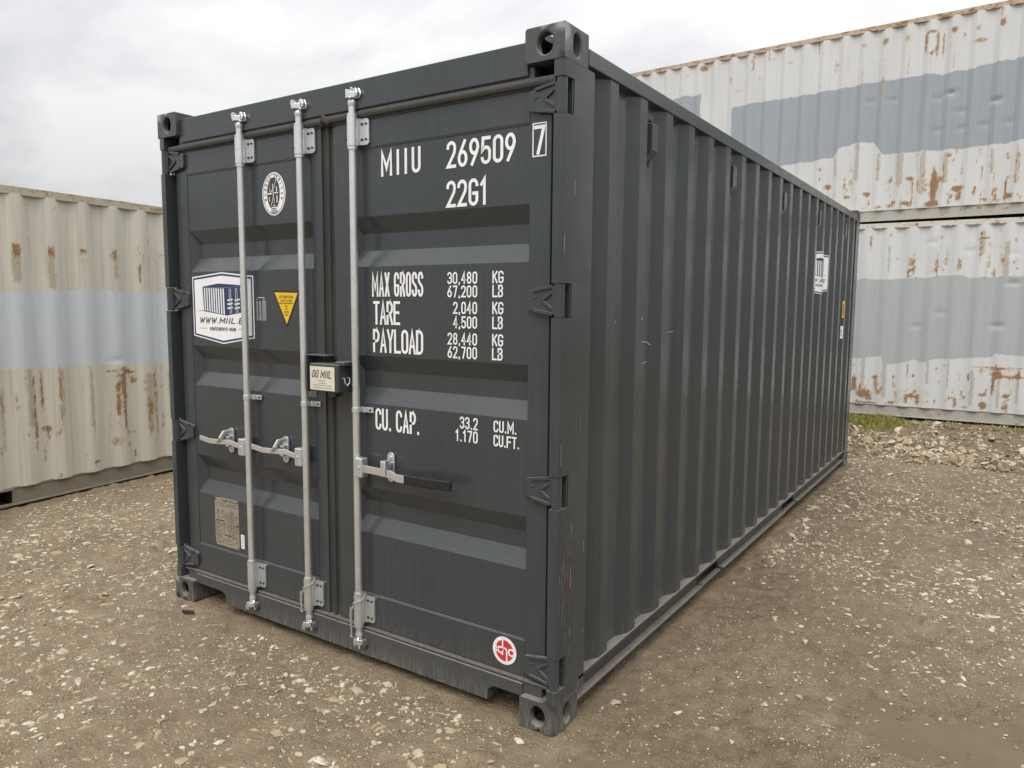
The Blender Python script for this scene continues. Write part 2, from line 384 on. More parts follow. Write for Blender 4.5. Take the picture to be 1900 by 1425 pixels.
def scatter(name, sets, mat, parent):
    """sets: list of (V,F,positions,scale,rotations,tint) joined into one mesh"""
    Vs, Fs, Ts = [], [], []; o = 0
    for V, F, p, s, rr, t in sets:
        if len(p) == 0: continue
        W = np.einsum('nij,vj->nvi', rr, V)*s[:, None, None]+p[:, None]
        Vs.append(W.reshape(-1, 3)); Fs.append((F[None]+(np.arange(len(p))*len(V))[:, None, None]+o).reshape(-1, 3)); Ts.append(np.repeat(t, len(V))); o += len(p)*len(V)
    V = np.concatenate(Vs); F = np.concatenate(Fs); T = np.concatenate(Ts)
    me = bpy.data.meshes.new(name); me.vertices.add(len(V)); me.vertices.foreach_set('co', V.astype(np.float32).ravel())
    me.loops.add(F.size); me.loops.foreach_set('vertex_index', F.ravel().astype(np.int32)); me.polygons.add(len(F)); me.polygons.foreach_set('loop_start', np.arange(0, F.size, 3, dtype=np.int32))
    me.update(calc_edges=True); me.attributes.new('tint', 'FLOAT', 'POINT').data.foreach_set('value', T.astype(np.float32)); me.materials.append(mat); me.shade_flat()
    ob = bpy.data.objects.new(name, me); col.objects.link(ob); ob.parent = parent; ob['kind'] = 'stuff'; return ob
sets = []
for k in range(10):
    s = rest[(kind[rest] == 0) & (rest % 10 == k)]; sets.append((*VAR[k], P3[s], ps[s]*1.1, rots(tx[s], ty[s], rz_[s]), (tints[k]+rng.uniform(-.04, .04, len(s)))))
for k in range(8):
    s = rest[(kind[rest] == 1) & (rest % 8 == k)]; sets.append((*RUB[k], P3[s], ps[s]*1.1, rots(tx[s], ty[s], rz_[s]), (rtints[k]+rng.uniform(-.04, .04, len(s)))))
n = 60000
sx_ = rng.uniform(-3.6, 2.4, n); sy_ = -1.6+rng.beta(1, 1.5, n)*6.5
k_ = (foot(sx_, sy_) > .02) & (rng.uniform(0, 1.15, n) < .2+sstep(.36, .62, fbm(sx_*2.2, sy_*2.2, 81, 3))) & (pud(sx_, sy_) < .95)
sx_, sy_ = sx_[k_], sy_[k_]; ss = np.clip(np.exp(rng.normal(math.log(.0075), .4, len(sx_))), .004, .018); sz_ = gh(sx_, sy_)+ss*.05
for k in range(6):
    s = np.arange(len(sx_)) % 6 == k; m_ = s.sum()
    sets.append((*PEB[k], np.stack([sx_, sy_, sz_], -1)[s], ss[s], rots(rng.normal(0, .5, m_), rng.normal(0, .5, m_), rng.uniform(0, 6.28, m_)), rng.uniform(0, 1, m_)))
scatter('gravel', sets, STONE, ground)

# ------------------------------------------------------------------ grass along the foot of the stacked containers
n = 9000
gx_ = np.concatenate([rng.normal(-.35, .45, int(n*.55)), rng.uniform(-1.0, 3.2, int(n*.15)), rng.normal(1.75, .4, n-int(n*.55)-int(n*.15))])
gy_ = 8.72+.033*gx_-np.abs(rng.normal(0, .38, n))*np.where(gx_ < .5, 1.1, .75)
k_ = rng.uniform(0, 1, n) < .04+sstep(.34, .55, fbm(gx_*2.2, gy_*2.2, 95, 2))*np.where(abs(gx_-.75) < .45, .15, 1); gx_, gy_ = gx_[k_], gy_[k_]; n = len(gx_)
gz_ = gh(gx_, gy_)-.005; ang = rng.uniform(0, 6.28, n); ht = rng.uniform(.025, .10, n); wd = rng.uniform(.004, .009, n); ln = rng.uniform(.1, .7, n)*ht; la = rng.uniform(0, 6.28, n)
base = np.stack([gx_, gy_, gz_], -1); ax = np.stack([np.cos(ang)*wd, np.sin(ang)*wd, 0*ang], -1); le = np.stack([np.cos(la)*ln, np.sin(la)*ln, ht], -1)
V = np.stack([base-ax, base+ax, base+le*.55+ax*.7+np.array([0, 0, .01]), base+le], 1).reshape(-1, 3)
F = np.stack([[0, 1, 2], [0, 2, 3]], 0)[None]+(np.arange(n)*4)[:, None, None]
me = bpy.data.meshes.new('grass'); me.from_pydata(V.tolist(), [], F.reshape(-1, 3).tolist()); me.update()
me.attributes.new('tint', 'FLOAT', 'POINT').data.foreach_set('value', np.repeat(rng.uniform(0, 1, n), 4).astype(np.float32))
s = NT('grass_blades'); me.materials.append(s.done(s.mix(s.attr('tint'), (.17, .18, .03), (.34, .31, .08)), .6))
s.b.inputs['Transmission Weight'].default_value = 0
grass = bpy.data.objects.new('grass', me); col.objects.link(grass); grass['kind'] = 'stuff'; grass['label'] = 'yellow green grass at the foot of the stacked white containers'

# wear marks on the old containers, in metres along the wall and up from its base
UP_R=[(7.66,2.35,0.034,0.035,0.6),(7.92,2.36,0.033,0.045,0.8),(8.19,2.34,0.035,0.044,0.7),(8.4,2.26,0.016,0.135,0.9),(8.53,2.22,0.018,0.141,0.9),(8.46,2.38,0.049,0.02,0.8),(8.47,2.11,0.031,0.027,0.8),(8.72,2.35,0.036,0.04,0.9),(8.98,2.33,0.029,0.052,0.6),(9.01,2.17,0.064,0.029,0.7),(9.24,2.34,0.034,0.045,0.9),(5.4,2.45,0.052,0.048,0.8),(6.17,2.46,0.024,0.054,0.7),(5.83,2.2,0.021,0.047,0.7),(5.94,2.03,0.041,0.019,0.5),(5.69,2.47,0.017,0.024,0.7),(6.44,2.4,0.015,0.023,0.6),(6.69,2.3,0.019,0.019,0.6),(7.94,2.06,0.01,0.174,0.5),(8.21,2.01,0.026,0.154,0.45),(8.48,1.96,0.015,0.101,0.4),(8.73,1.95,0.006,0.1,0.5),(7.66,1.93,0.01,0.106,0.5),(7.79,0.38,0.041,0.033,0.9),(8.07,0.55,0.02,0.036,0.8),(8.31,0.55,0.051,0.028,0.85),(8.35,0.41,0.013,0.126,0.7),(8.29,0.42,0.01,0.084,0.6),(8.42,0.44,0.013,0.244,0.75),(8.49,0.47,0.013,0.208,0.8),(8.59,0.42,0.04,0.221,1),(8.58,0.61,0.012,0.103,0.7),(8.67,0.51,0.043,0.034,0.8),(8.71,0.57,0.012,0.205,0.7),(8.78,0.26,0.015,0.075,0.9),(8.86,0.37,0.054,0.037,1),(8.88,0.27,0.024,0.061,0.95),(9.01,0.25,0.015,0.061,0.85),(9.05,0.36,0.023,0.027,0.9),(9.06,0.32,0.009,0.047,0.7),(9.14,0.26,0.012,0.074,0.8),(9.18,0.21,0.035,0.02,0.8),(9.27,0.28,0.009,0.1,0.85),(9.38,0.32,0.017,0.125,0.95),(9.43,0.24,0.039,0.026,0.9),(9.53,0.23,0.011,0.039,0.8),(8.28,0.23,0.071,0.028,0.9),(8.13,0.25,0.023,0.025,0.9),(8.09,0.21,0.04,0.018,0.8),(7.97,0.2,0.033,0.018,0.7),(8.58,0.2,0.068,0.035,1),(7.12,0.78,0.015,0.03,0.7),(7.18,0.78,0.022,0.03,0.7),(7.39,0.67,0.014,0.074,0.6),(7.28,0.52,0.043,0.037,0.9),(7.5,0.52,0.021,0.037,0.9),(7.54,0.36,0.042,0.026,0.9),(7.57,0.55,0.01,0.058,0.6),(8.89,0.6,0.012,0.074,0.6),(9.2,0.64,0.017,0.073,0.5),(9.26,0.6,0.014,0.073,0.5),(9.25,0.47,0.011,0.066,0.6),(9.5,0.64,0.014,0.13,0.55),(7.78,0.2,0.027,0.015,0.6),(7.38,0.42,0.011,0.074,0.5)]
UP_P=[(7.65,0.83,0.031,0.272),(7.92,0.73,0.03,0.196),(8.18,0.71,0.039,0.246),(8.45,0.61,0.038,0.295),(8.71,0.65,0.03,0.205),(9.22,0.67,0.029,0.165),(9.49,0.57,0.022,0.195),(7.36,0.79,0.021,0.147)]
LO_R=[(8.09,0.44,0.027,0.112,1),(8.22,0.3,0.081,0.052,1),(8.17,0.35,0.027,0.067,0.9),(8.28,0.25,0.047,0.037,0.9),(8.35,0.53,0.04,0.022,0.8),(8.34,0.44,0.01,0.074,0.6),(8.56,0.52,0.013,0.058,0.9),(8.8,0.57,0.019,0.029,0.9),(8.83,0.47,0.019,0.011,0.7),(8.73,0.24,0.01,0.065,1),(8.87,0.25,0.009,0.065,1),(8.79,0.3,0.07,0.011,1),(8.8,0.33,0.013,0.014,0.8),(9.07,0.68,0.009,0.018,0.9),(9.45,0.6,0.012,0.104,0.9),(9.31,0.24,0.018,0.056,0.95),(9.28,0.3,0.042,0.014,0.8),(9.4,0.32,0.012,0.035,0.8),(9.6,0.37,0.041,0.017,0.9),(9.63,0.41,0.009,0.034,0.8),(9.61,0.23,0.041,0.048,1),(9.71,0.5,0.017,0.137,0.95),(9.74,0.63,0.051,0.048,1),(9.74,0.71,0.057,0.017,0.9),(9.77,0.72,0.255,0.008,0.8),(9.9,0.61,0.123,0.02,0.85),(9.85,0.37,0.039,0.024,0.95),(9.89,0.42,0.014,0.061,0.7),(9.85,0.22,0.034,0.037,0.95),(9.97,0.64,0.014,0.054,1),(9.57,0.68,0.017,0.027,0.9),(8.16,0.18,0.047,0.022,0.9),(8.28,0.17,0.1,0.015,0.9),(8.56,0.19,0.045,0.018,0.9),(8.4,0.33,0.013,0.029,0.8),(9.33,0.58,0.009,0.049,0.6),(9.2,0.55,0.018,0.011,0.5),(9.07,0.25,0.012,0.028,0.7),(9.19,0.26,0.009,0.049,0.7),(9.42,0.2,0.036,0.014,0.8),(8.22,2.35,0.016,0.086,0.8),(8.46,2.43,0.016,0.028,0.6),(8.43,2.32,0.01,0.028,0.6),(8.69,1.99,0.016,0.154,1),(9.47,2.4,0.017,0.027,0.9),(9.5,2.34,0.057,0.017,0.95),(9.47,2.28,0.014,0.017,0.8),(9.47,2.21,0.017,0.027,0.8),(9.47,2.14,0.02,0.017,0.9),(9.58,2.27,0.009,0.04,1),(9.58,2.09,0.004,0.2,0.7),(8.75,2.04,0.005,0.175,0.8),(9.0,2.03,0.006,0.152,0.8),(8.98,2.0,0.018,0.083,0.5),(9.25,2.02,0.03,0.082,0.7),(9.09,2.07,0.036,0.014,0.5),(9.06,2.05,0.006,0.048,0.5),(9.75,2.08,0.017,0.066,0.6),(9.38,2.23,0.041,0.013,0.45),(8.36,2.05,0.013,0.036,0.6),(9.83,2.32,0.014,0.033,0.6),(9.65,2.24,0.056,0.007,0.5)]
LO_P=[(8.2,0.59,0.027,0.222),(8.47,0.53,0.033,0.292),(8.73,0.62,0.01,0.216),(8.97,0.63,0.025,0.177),(9.2,0.64,0.012,0.21),(9.48,0.45,0.026,0.242),(9.76,0.4,0.023,0.205),(9.97,0.48,0.022,0.202),(9.49,2.29,0.04,0.167),(8.44,2.12,0.019,0.177),(9.75,2.08,0.028,0.232)]
LE_R=[(2.39,2.08,0.029,0.056,0.85),(2.39,1.97,0.021,0.086,0.5),(2.68,2.08,0.032,0.058,0.75),(2.67,1.94,0.027,0.112,0.4),(2.95,2.11,0.03,0.021,0.9),(2.95,2.02,0.03,0.07,0.35),(3.23,2.08,0.011,0.039,0.9),(3.26,2.09,0.013,0.053,0.8),(3.26,1.94,0.016,0.121,0.4),(3.49,2.12,0.014,0.085,1),(3.5,1.95,0.009,0.1,0.8),(3.54,2.09,0.014,0.035,0.6),(2.42,1.03,0.013,0.066,0.8),(2.47,0.78,0.011,0.269,0.85),(2.47,0.59,0.009,0.135,0.9),(2.55,0.93,0.006,0.181,0.8),(2.69,0.96,0.009,0.138,0.75),(2.7,0.7,0.007,0.116,0.7),(3.23,0.78,0.011,0.224,1),(3.29,0.9,0.027,0.15,1),(3.29,0.65,0.022,0.151,0.95),(3.3,1.05,0.071,0.015,0.9),(3.37,1.02,0.062,0.02,0.9),(3.41,0.94,0.028,0.03,0.9),(3.17,1.05,0.032,0.012,0.7),(3.52,0.88,0.012,0.155,0.6),(3.56,0.64,0.018,0.13,0.9),(3.56,0.48,0.012,0.105,0.8),(3.64,0.71,0.006,0.368,0.7),(3.67,0.85,0.055,0.005,0.8),(2.58,0.6,0.03,0.016,0.95),(2.58,0.55,0.007,0.06,0.7),(3.2,0.39,0.06,0.035,0.55),(2.99,0.24,0.026,0.017,0.9),(3.4,0.24,0.014,0.041,0.8),(3.33,0.34,0.011,0.025,0.8),(3.15,0.59,0.011,0.099,0.5),(2.92,0.91,0.01,0.014,0.8),(2.96,0.59,0.02,0.019,0.6),(3.39,0.45,0.017,0.02,0.7),(2.51,2.28,0.005,0.304,0.45),(3.62,2.23,0.006,0.304,0.6),(2.71,2.43,0.005,0.045,0.6),(3.75,2.11,0.012,0.015,0.8),(3.07,0.36,0.005,0.148,0.4),(2.44,0.73,0.022,0.067,0.5),(2.19,0.46,0.016,0.043,0.6),(2.55,0.4,0.005,0.092,0.6)]
LE_P=[(2.44,0.89,0.035,0.267),(2.7,0.91,0.026,0.231),(3.55,0.72,0.041,0.285),(2.67,1.94,0.027,0.179),(2.39,1.97,0.03,0.151),(3.26,2.01,0.032,0.146),(2.97,0.81,0.025,0.288),(2.22,0.72,0.016,0.26)]
UT=[(5.802,1.802),(6.202,1.822),(6.816,1.828),(7.446,1.839),(7.664,1.847),(7.943,1.851),(8.412,1.862),(8.621,1.833),(8.852,1.84),(9.087,1.864),(9.473,1.891)]
UB=[(5.838,0.779),(6.671,0.886),(7.007,0.896),(7.345,0.92),(7.396,1.031),(7.595,1.073),(7.846,1.065),(7.905,0.974),(7.962,0.89),(8.449,0.891),(8.822,0.87),(9.126,0.875),(9.319,0.879),(9.478,0.899)]
US=[(4.941,2.097),(5.374,2.055),(5.356,1.834),(5.287,1.828)]
LT=[(8.084,1.843),(8.176,1.871),(8.236,1.848),(8.523,1.838),(8.548,1.859),(8.929,1.861),(8.959,1.882),(9.2,1.878),(9.27,1.898),(9.379,1.849),(9.665,1.865),(9.943,1.875)]
LB=[(8.078,0.77),(8.416,0.822),(8.431,0.735),(8.507,0.709),(8.774,0.765),(8.823,0.796),(8.85,0.754),(8.95,0.759),(8.961,0.788),(9.529,0.841),(9.672,0.861),(9.698,0.909),(9.756,0.891),(10.003,0.888)]
ET=[(2.244,1.732),(2.497,1.75),(2.948,1.773),(3.328,1.766),(3.792,1.76)]
EB=[(2.207,1.128),(2.46,1.118),(2.685,1.106),(2.892,1.11),(3.132,1.099),(3.405,1.1),(3.76,1.088)]
ORECT=[(8.622,0.395),(9.027,0.179)]
ERECT=[(2.49,0.728),(2.675,0.498)]
EDENT=[(3.241,1.141)]
UDENT=[(8.72,1.578),(9.217,1.417),(8.847,1.34),(9.104,1.14),(7.777,1.611),(8.047,1.599),(8.578,1.54),(8.589,1.14),(8.86,1.126),(9.374,1.137)]
LDENT=[(9.839,1.784),(9.705,1.248),(9.078,1.409),(8.811,1.229),(8.934,2.31),(9.358,2.194),(9.815,2.147)]

# ------------------------------------------------------------------ old white containers
def old_paint(name, base, band, dirt, rust_amt=1.):
    s = NT(name)
    bd = s.attr('band'); f = s.ramp(s.math('ADD', bd, s.math('MULTIPLY', s.math('SUBTRACT', s.noise(40, 4, .6, stretch=(1, 1, .4)), .5), .035)), -.008, .008)
    c = s.mix(s.ramp(s.noise(3, 4, .6, stretch=(1, 1, .25)), .4, .7, 0, .5), base, tuple(x*.86 for x in base))
    st = s.ramp(s.noise(26, 4, .65, stretch=(1, 1, .025), off=5), .45, .75, 0, .55)
    c = s.mix(st, c, dirt)
    bc = s.mix(s.ramp(s.noise(30, 3, .6, stretch=(1, 1, .04), off=2), .4, .75, 0, .4), band, tuple(x*.82 for x in band))
    c = s.mix(f, c, bc)
    nf = s.math('SUBTRACT', 1., f)
    pe = s.math('MULTIPLY', s.ramp(s.math('ADD', s.attr('peel'), s.math('MULTIPLY', s.math('SUBTRACT', s.noise(60, 4, .7, stretch=(1, 1, .3), off=8), .5), 1.5)), .35, .6), nf)
    c = s.mix(s.math('MULTIPLY', pe, .7), c, (.40, .34, .26))
    ru = s.math('ADD', s.attr('rust'), s.math('MULTIPLY', s.math('SUBTRACT', s.noise(75, 6, .8, stretch=(1, 1, .35), off=1), .5), 2.3))
    c = s.mix(s.math('MULTIPLY', s.ramp(ru, .25, .55, 0, .5*rust_amt), s.ramp(s.attr('rust'), .02, .2)), c, (.52, .38, .20))
    c = s.mix(s.math('MULTIPLY', s.ramp(ru, .46, .82, 0, .92*rust_amt), s.ramp(s.attr('rust'), .05, .25)), c, s.mix(s.ramp(s.noise(60, 4, .7), .35, .65), (.16, .08, .038), (.38, .21, .09)))
    sp = s.math('MULTIPLY', s.ramp(s.noise(85, 3, .6, off=11), .69, .74), nf)
    c = s.mix(s.math('MULTIPLY', sp, .8*rust_amt), c, (.24, .12, .05))
    s.bump(s.math('ADD', s.noise(12, 3, .5), s.math('MULTIPLY', ru, .4)), .12, .01)
    return s.done(c, s.ramp(ru, .3, .6, .55, .85), 0, .35)
def rail_paint(name, base, amt):
    s = NT(name); n1 = s.noise(7, 5, .7, stretch=(1, 1, 1.6)); n2 = s.noise(40, 4, .7, off=3)
    c = s.mix(s.ramp(n2, .4, .7, 0, .4), base, tuple(x*.7 for x in base))
    ru = s.math('ADD', n1, s.math('MULTIPLY', s.math('SUBTRACT', n2, .5), .4))
    c = s.mix(s.ramp(ru, .62-amt*.25, .75-amt*.25, 0, .8), c, (.38, .24, .13)); c = s.mix(s.ramp(ru, .72-amt*.25, .8-amt*.25, 0, .9), c, (.20, .10, .05))
    return s.done(c, .7, 0, .3)
def band_between(top, bot, s0=None, s1=None):
    top = np.array(top); bot = np.array(bot)
    def f(s, z):
        j = (vn(s*45, 0*s+3.3, 5)-.5)*.022+(vn(s*8, 0*s+1.3, 6)-.5)*.018
        v = np.minimum(np.interp(s, top[:, 0], top[:, 1])+j-z, z-np.interp(s, bot[:, 0], bot[:, 1])-j*.8)
        if s0 is not None: v = np.minimum(v, s-s0)
        if s1 is not None: v = np.minimum(v, s1-s)
        return v
    return f
def old_wall(parent, Lw, pitch, phase, mat, rust, peel, bandf, dents, rects=(), sharp=20, z0=.152, z1=2.53, flip=False, depth=.036, bottom_rust=.35, fine=True):
    per = np.array([0, .125, .25, .37, .5, .625, .75, .87]); prof = np.array([0, 0, 0, .5, 1, 1, 1, .5])   # share of a pitch, depth
    k0 = int(math.floor(-phase/pitch))-1; S = []; D = []
    for k in range(k0, int(Lw/pitch)+3):
        for a, b in zip(per, prof):
            q = phase+(k+a)*pitch
            if .10 < q < Lw-.10: S.append(q); D.append(b)
    S = np.array([.06]+S+[Lw-.06]); D = np.array([0]+D+[0])*depth
    nzr = 105 if fine else 3
    zz = np.linspace(z0, z1, nzr); SS, ZZ = np.meshgrid(S, zz); DD = np.repeat(D[None], nzr, 0)
    for (ds, dz_, *_) in dents:
        DD = DD + dents.index((ds, dz_))*0 + (.024 if dents.index((ds, dz_)) < 2 and len(dents) > 1 else .010)*np.exp(-((SS-ds)/.055)**2-((ZZ-dz_)/.03)**2)
    if fine: DD = DD + (fbm(SS*2, ZZ*2, 13, 3)-.5)*.006
    rr = np.zeros_like(SS); pp = np.zeros_like(SS)
    jx = (fbm(SS*25, ZZ*25, 3, 2)-.5)*.03; jz = (fbm(SS*25, ZZ*25, 7, 2)-.5)*.03
    for (a, b, wa, hb, st) in rust:
        wa = max(wa, .013); hb = max(hb, .013)
        dd = ((SS+jx-a)/(wa*1.25))**2+((ZZ+jz-b)/(hb*1.2))**2
        rr = np.maximum(rr, st*np.clip(1.25-dd*.75, 0, 1))
    for (a, b, wa, hb, st) in rust:
        wa = max(wa*.7, .012); run = np.clip((wa-abs(SS+jx*.4-a))/.012+.4, 0, 1)*sstep(b-hb*1.2-.22*st-.05, b, ZZ)*(ZZ < b); rr = np.maximum(rr, .38*st*run)
    for (a, b, wa, hb) in peel:
        pp = np.maximum(pp, np.clip((wa-abs(SS-a))/.02+.5, 0, 1)*np.clip((hb-abs(ZZ-b))/.06+.5, 0, 1)*.75)
    for (a0, b0, a1, b1, v) in rects:
        ins = (SS > a0) & (SS < a1) & (ZZ < b0) & (ZZ > b1); rr = np.maximum(rr, np.where(ins, v, 0))
    rr = np.maximum(rr, bottom_rust*sstep(z0+.05, z0, ZZ)*(.3+fbm(SS*6, ZZ*0, 17, 2)))
    bb = bandf(SS, ZZ) if bandf else np.full_like(SS, -1.)
    ny, nx = SS.shape; yv = DD if not flip else 2.438-DD
    me = bpy.data.meshes.new('side_wall'); me.vertices.add(nx*ny); me.vertices.foreach_set('co', np.stack([SS, yv, ZZ], -1).astype(np.float32).ravel())
    i = np.arange(ny-1)[:, None]*nx+np.arange(nx-1)[None]; q = np.stack([i, i+1, i+nx+1, i+nx], -1).reshape(-1, 4)
    if flip: q = q[:, ::-1]
    me.loops.add(q.size); me.loops.foreach_set('vertex_index', q.ravel().astype(np.int32)); me.polygons.add(len(q)); me.polygons.foreach_set('loop_start', np.arange(0, q.size, 4, dtype=np.int32)); me.update(calc_edges=True); me.shade_smooth(); me.set_sharp_from_angle(angle=R(sharp))
    for nm, a in (('rust', rr), ('peel', pp), ('band', bb)): me.attributes.new(nm, 'FLOAT', 'POINT').data.foreach_set('value', a.astype(np.float32).ravel())
    me.materials.append(mat); o = bpy.data.objects.new('side_wall', me); col.objects.link(o); o.parent = parent; return o
def stadium(w_, h_, n=6):
    """closed outline of an upright slot"""
    r = min(w_, h_)/2; pts = []
    if h_ >= w_:
        for k in range(n+1): t = math.pi*k/n; pts.append((r*math.cos(t), h_/2-r+r*math.sin(t)))
        for k in range(n+1): t = math.pi+math.pi*k/n; pts.append((r*math.cos(t), -h_/2+r+r*math.sin(t)))
    else:
        for k in range(n+1): t = -math.pi/2+math.pi*k/n; pts.append((w_/2-r+r*math.cos(t), r*math.sin(t)))
        for k in range(n+1): t = math.pi/2+math.pi*k/n; pts.append((-w_/2+r+r*math.cos(t), r*math.sin(t)))
    return pts
def casting_mb(sx, sy, sz, wx=.162, wy=.178, wz=.118):
    """hollow corner casting centred on the origin; slots in the outward faces given by the signs"""
    m = MB(); th = .028
    def face(O, U, V, N, hw, hh, hole):
        O, U, V, N = map(Vector, (O, U, V, N))
        rect = [(-hw, -hh), (hw, -hh), (hw, hh), (-hw, hh)]
        if not hole:
            m.add([O+U*a+V*b for a, b in rect], [(0, 1, 2, 3)]); return
        h = stadium(*hole); n = len(h)
        ang = [math.atan2(b/hh, a/hw) for a, b in h]
        def onrect(a, b):
            k = max(abs(a)/hw, abs(b)/hh); return (a/k, b/k)
        outer = [onrect(a, b) for a, b in h]
        # snap the nearest outline points to the rectangle's corners
        for c in rect:
            j = min(range(n), key=lambda i: (outer[i][0]-c[0])**2+(outer[i][1]-c[1])**2); outer[j] = c
        vs = [O+U*a+V*b for a, b in outer]+[O+U*a+V*b for a, b in h]+[O+U*a+V*b-N*th for a, b in h]
        m.add(vs, [(i, (i+1) % n, (i+1) % n+n, i+n) for i in range(n)]+[(i+n, (i+1) % n+n, (i+1) % n+2*n, i+2*n) for i in range(n)])
    a, b, c = wx/2, wy/2, wz/2
    for s in (-1, 1):
        face((0, s*b, 0), (1, 0, 0), (0, 0, 1), (0, s, 0), a, c, (.062, .076) if s == sy else None)
        face((s*a, 0, 0), (0, 1, 0), (0, 0, 1), (s, 0, 0), b, c, (.052, .080) if s == sx else None)
        face((0, 0, s*c), (1, 0, 0), (0, 1, 0), (0, 0, s), a, b, (.064, .124) if s == sz else None)
    return m
def castings(root, W, Ln, H, mat, x0=0., y0=0.):
    for sz in (-1, 1):
        for sx in (-1, 1):
            for sy in (-1, 1):
                o = casting_mb(sx, sy, sz).build('corner_casting', mat, root, bevel=.008, seg=3, merge=.0005, blim=50)
                o.location = (x0+(W-.081 if sx > 0 else .081), y0+(Ln-.089 if sy > 0 else .089), (H-.059 if sz > 0 else .059))
def specks(seed, s0, s1, z0, z1, n):
    r = random.Random(seed); o = []
    for _ in range(n):
        s_, z_ = r.uniform(s0, s1), z0+(z1-z0)*r.random()**1.5
        o.append((s_, z_, r.uniform(.004, .016), r.uniform(.008, .035), r.uniform(.4, .8)) if r.random() < .6 else (s_, z_, .007, r.uniform(.05, .16), r.uniform(.5, .8)))
    return o
def old_container(name, label, origin, rz, Lw, pitch, phase, mat, railm, topm, rust, peel, bandf, dents, rects=(), pockets=(), group=None, sharp=20):
    root = thing(name, label, 'shipping container', origin, rz, group)
    old_wall(root, Lw, pitch, phase, mat, rust, peel, bandf, dents, rects, sharp)
    old_wall(root, Lw, pitch, phase, mat, [], [], None, [], flip=True, fine=False)
    for y0, y1, sg in ((.004, .064, 1), (2.374, 2.434, -1)):
        m = MB(); m.box(.17, Lw-.17, y0-.004*sg, y1-.004*sg, 2.518, 2.584); m.build('top_rail', topm, root, bevel=.004)
    for sg in (0, 1):
        m = MB(); yo = (lambda v: v) if sg == 0 else (lambda v: 2.438-v)
        xs = [.17]+[c for p in pockets for c in p]+[Lw-.17]
        for a, b in zip(xs[::2], xs[1::2]):
            ys = sorted((yo(.034), yo(.042))); m.box(a, b, ys[0], ys[1], .02, .148)
            ys = sorted((yo(.004), yo(.034))); m.box(a, b, ys[0], ys[1], .012, .022)
            ys = sorted((yo(.026), yo(.06))); m.box(a, b, ys[0], ys[1], .148, .160)
        for (a, b) in pockets:
            ys = sorted((yo(.008), yo(.042))); m.box(a, b, ys[0], ys[1], .012, .028); m.box(a, b, ys[0], ys[1], .138, .158)
        m.build('bottom_rail', railm, root)
    for (a, b) in pockets:
        m = MB(); m.box(a-.004, a, .044, 2.39, .03, .136); m.box(b, b+.004, .044, 2.39, .03, .136); m.box(a, b, 1.18, 1.25, .03, .136); m.build('fork_pocket', DARK, root)
    m = MB(); m.box(.17, Lw-.17, .066, 2.372, 2.55, 2.556); m.build('roof', topm, root)
    m = MB(); m.box(.17, Lw-.17, .066, 2.372, .125, .147); m.build('floor_frame', DARK, root)
    for x0, x1 in ((.02, .05), (Lw-.05, Lw-.02)):
        m = MB(); m.box(x0, x1, .16, 2.278, .12, 2.47); m.build('end_wall', topm, root)
    for xa in (0.002, Lw-.132):
        for ya in (.002, 2.336):
            m = MB(); m.box(xa, xa+.13, ya, ya+.10, .118, 2.473); m.build('corner_post', railm, root, bevel=.006)
    castings(root, Lw, 2.438, 2.591, railm)
    return root
LEFTP = old_paint('old_cream_paint', (.66, .635, .545), (.60, .64, .67), (.42, .38, .30))
LOWP = old_paint('old_white_paint', (.64, .655, .66), (.42, .44, .445), (.54, .54, .50))
UPP = old_paint('old_white_paint_faded', (.63, .64, .64), (.33, .365, .40), (.55, .55, .52))
RAIL_L = rail_paint('old_rail_grey', (.27, .24, .19), .25); TOP_L = rail_paint('old_rail_cream', (.50, .46, .36), .55)
RAIL_W = rail_paint('old_rail_white', (.42, .41, .37), .30); TOP_W = rail_paint('old_rail_white_rusty', (.62, .60, .55), .45); TOP_U = rail_paint('old_rail_pinkish', (.50, .42, .34), .7)
usm = np.array(US)
def up_band(s, z):
    a = band_between(UT, UB, 5.86)(s, z)
    j = (vn(s*20, z*20, 9)-.5)*.04
    b = np.minimum(np.minimum(usm[:2, 1].mean()-z, z-(usm[2, 1]-.35)), usm[1, 0]-s)+j
    return np.maximum(a, b)
lo_rect = [(ORECT[0][0], ORECT[0][1], ORECT[1][0], ORECT[1][1], .34)]
rz_lo = math.atan(.03314); rz_up = -math.atan(.0415)
old_container('shipping_container', 'old white container with grey band on the ground, under another one', (-8.5, 8.55831, .165), rz_lo, 12.19, .2655, 8.19-.175*.2655, LOWP, RAIL_W, TOP_W, LO_R+specks(2, 7.5, 11, .17, .75, 70)+specks(3, 7.5, 11, 1.9, 2.5, 30), LO_P, band_between(LT, LB), LDENT, lo_rect, pockets=((4.9, 5.26), (6.95, 7.31)), sharp=60)
old_container('shipping_container', 'old rusty white container with blue grey patch, stacked on top of another', (-8.2, 9.3533, 2.79), rz_up, 12.19, .2600, 6.665-.175*.26, UPP, RAIL_W, TOP_U, UP_R+specks(1, 4, 12, .18, .9, 150)+specks(5, 3, 12, 1.7, 2.5, 40), UP_P, up_band, UDENT, pockets=())
old_container('shipping_container', 'old cream container with pale blue band and rust streaks at far left', (-5.04428, -1.83, -.045), R(97.41), 6.058, .2840, 2.42-.175*.284, LEFTP, RAIL_L, TOP_L, LE_R+specks(4, 1, 5, .17, 1.0, 70), LE_P, band_between(ET, EB), EDENT, [(ERECT[0][0], ERECT[0][1], ERECT[1][0], ERECT[1][1], .12)], pockets=((1.86, 2.26), (3.9, 4.26)), sharp=60)

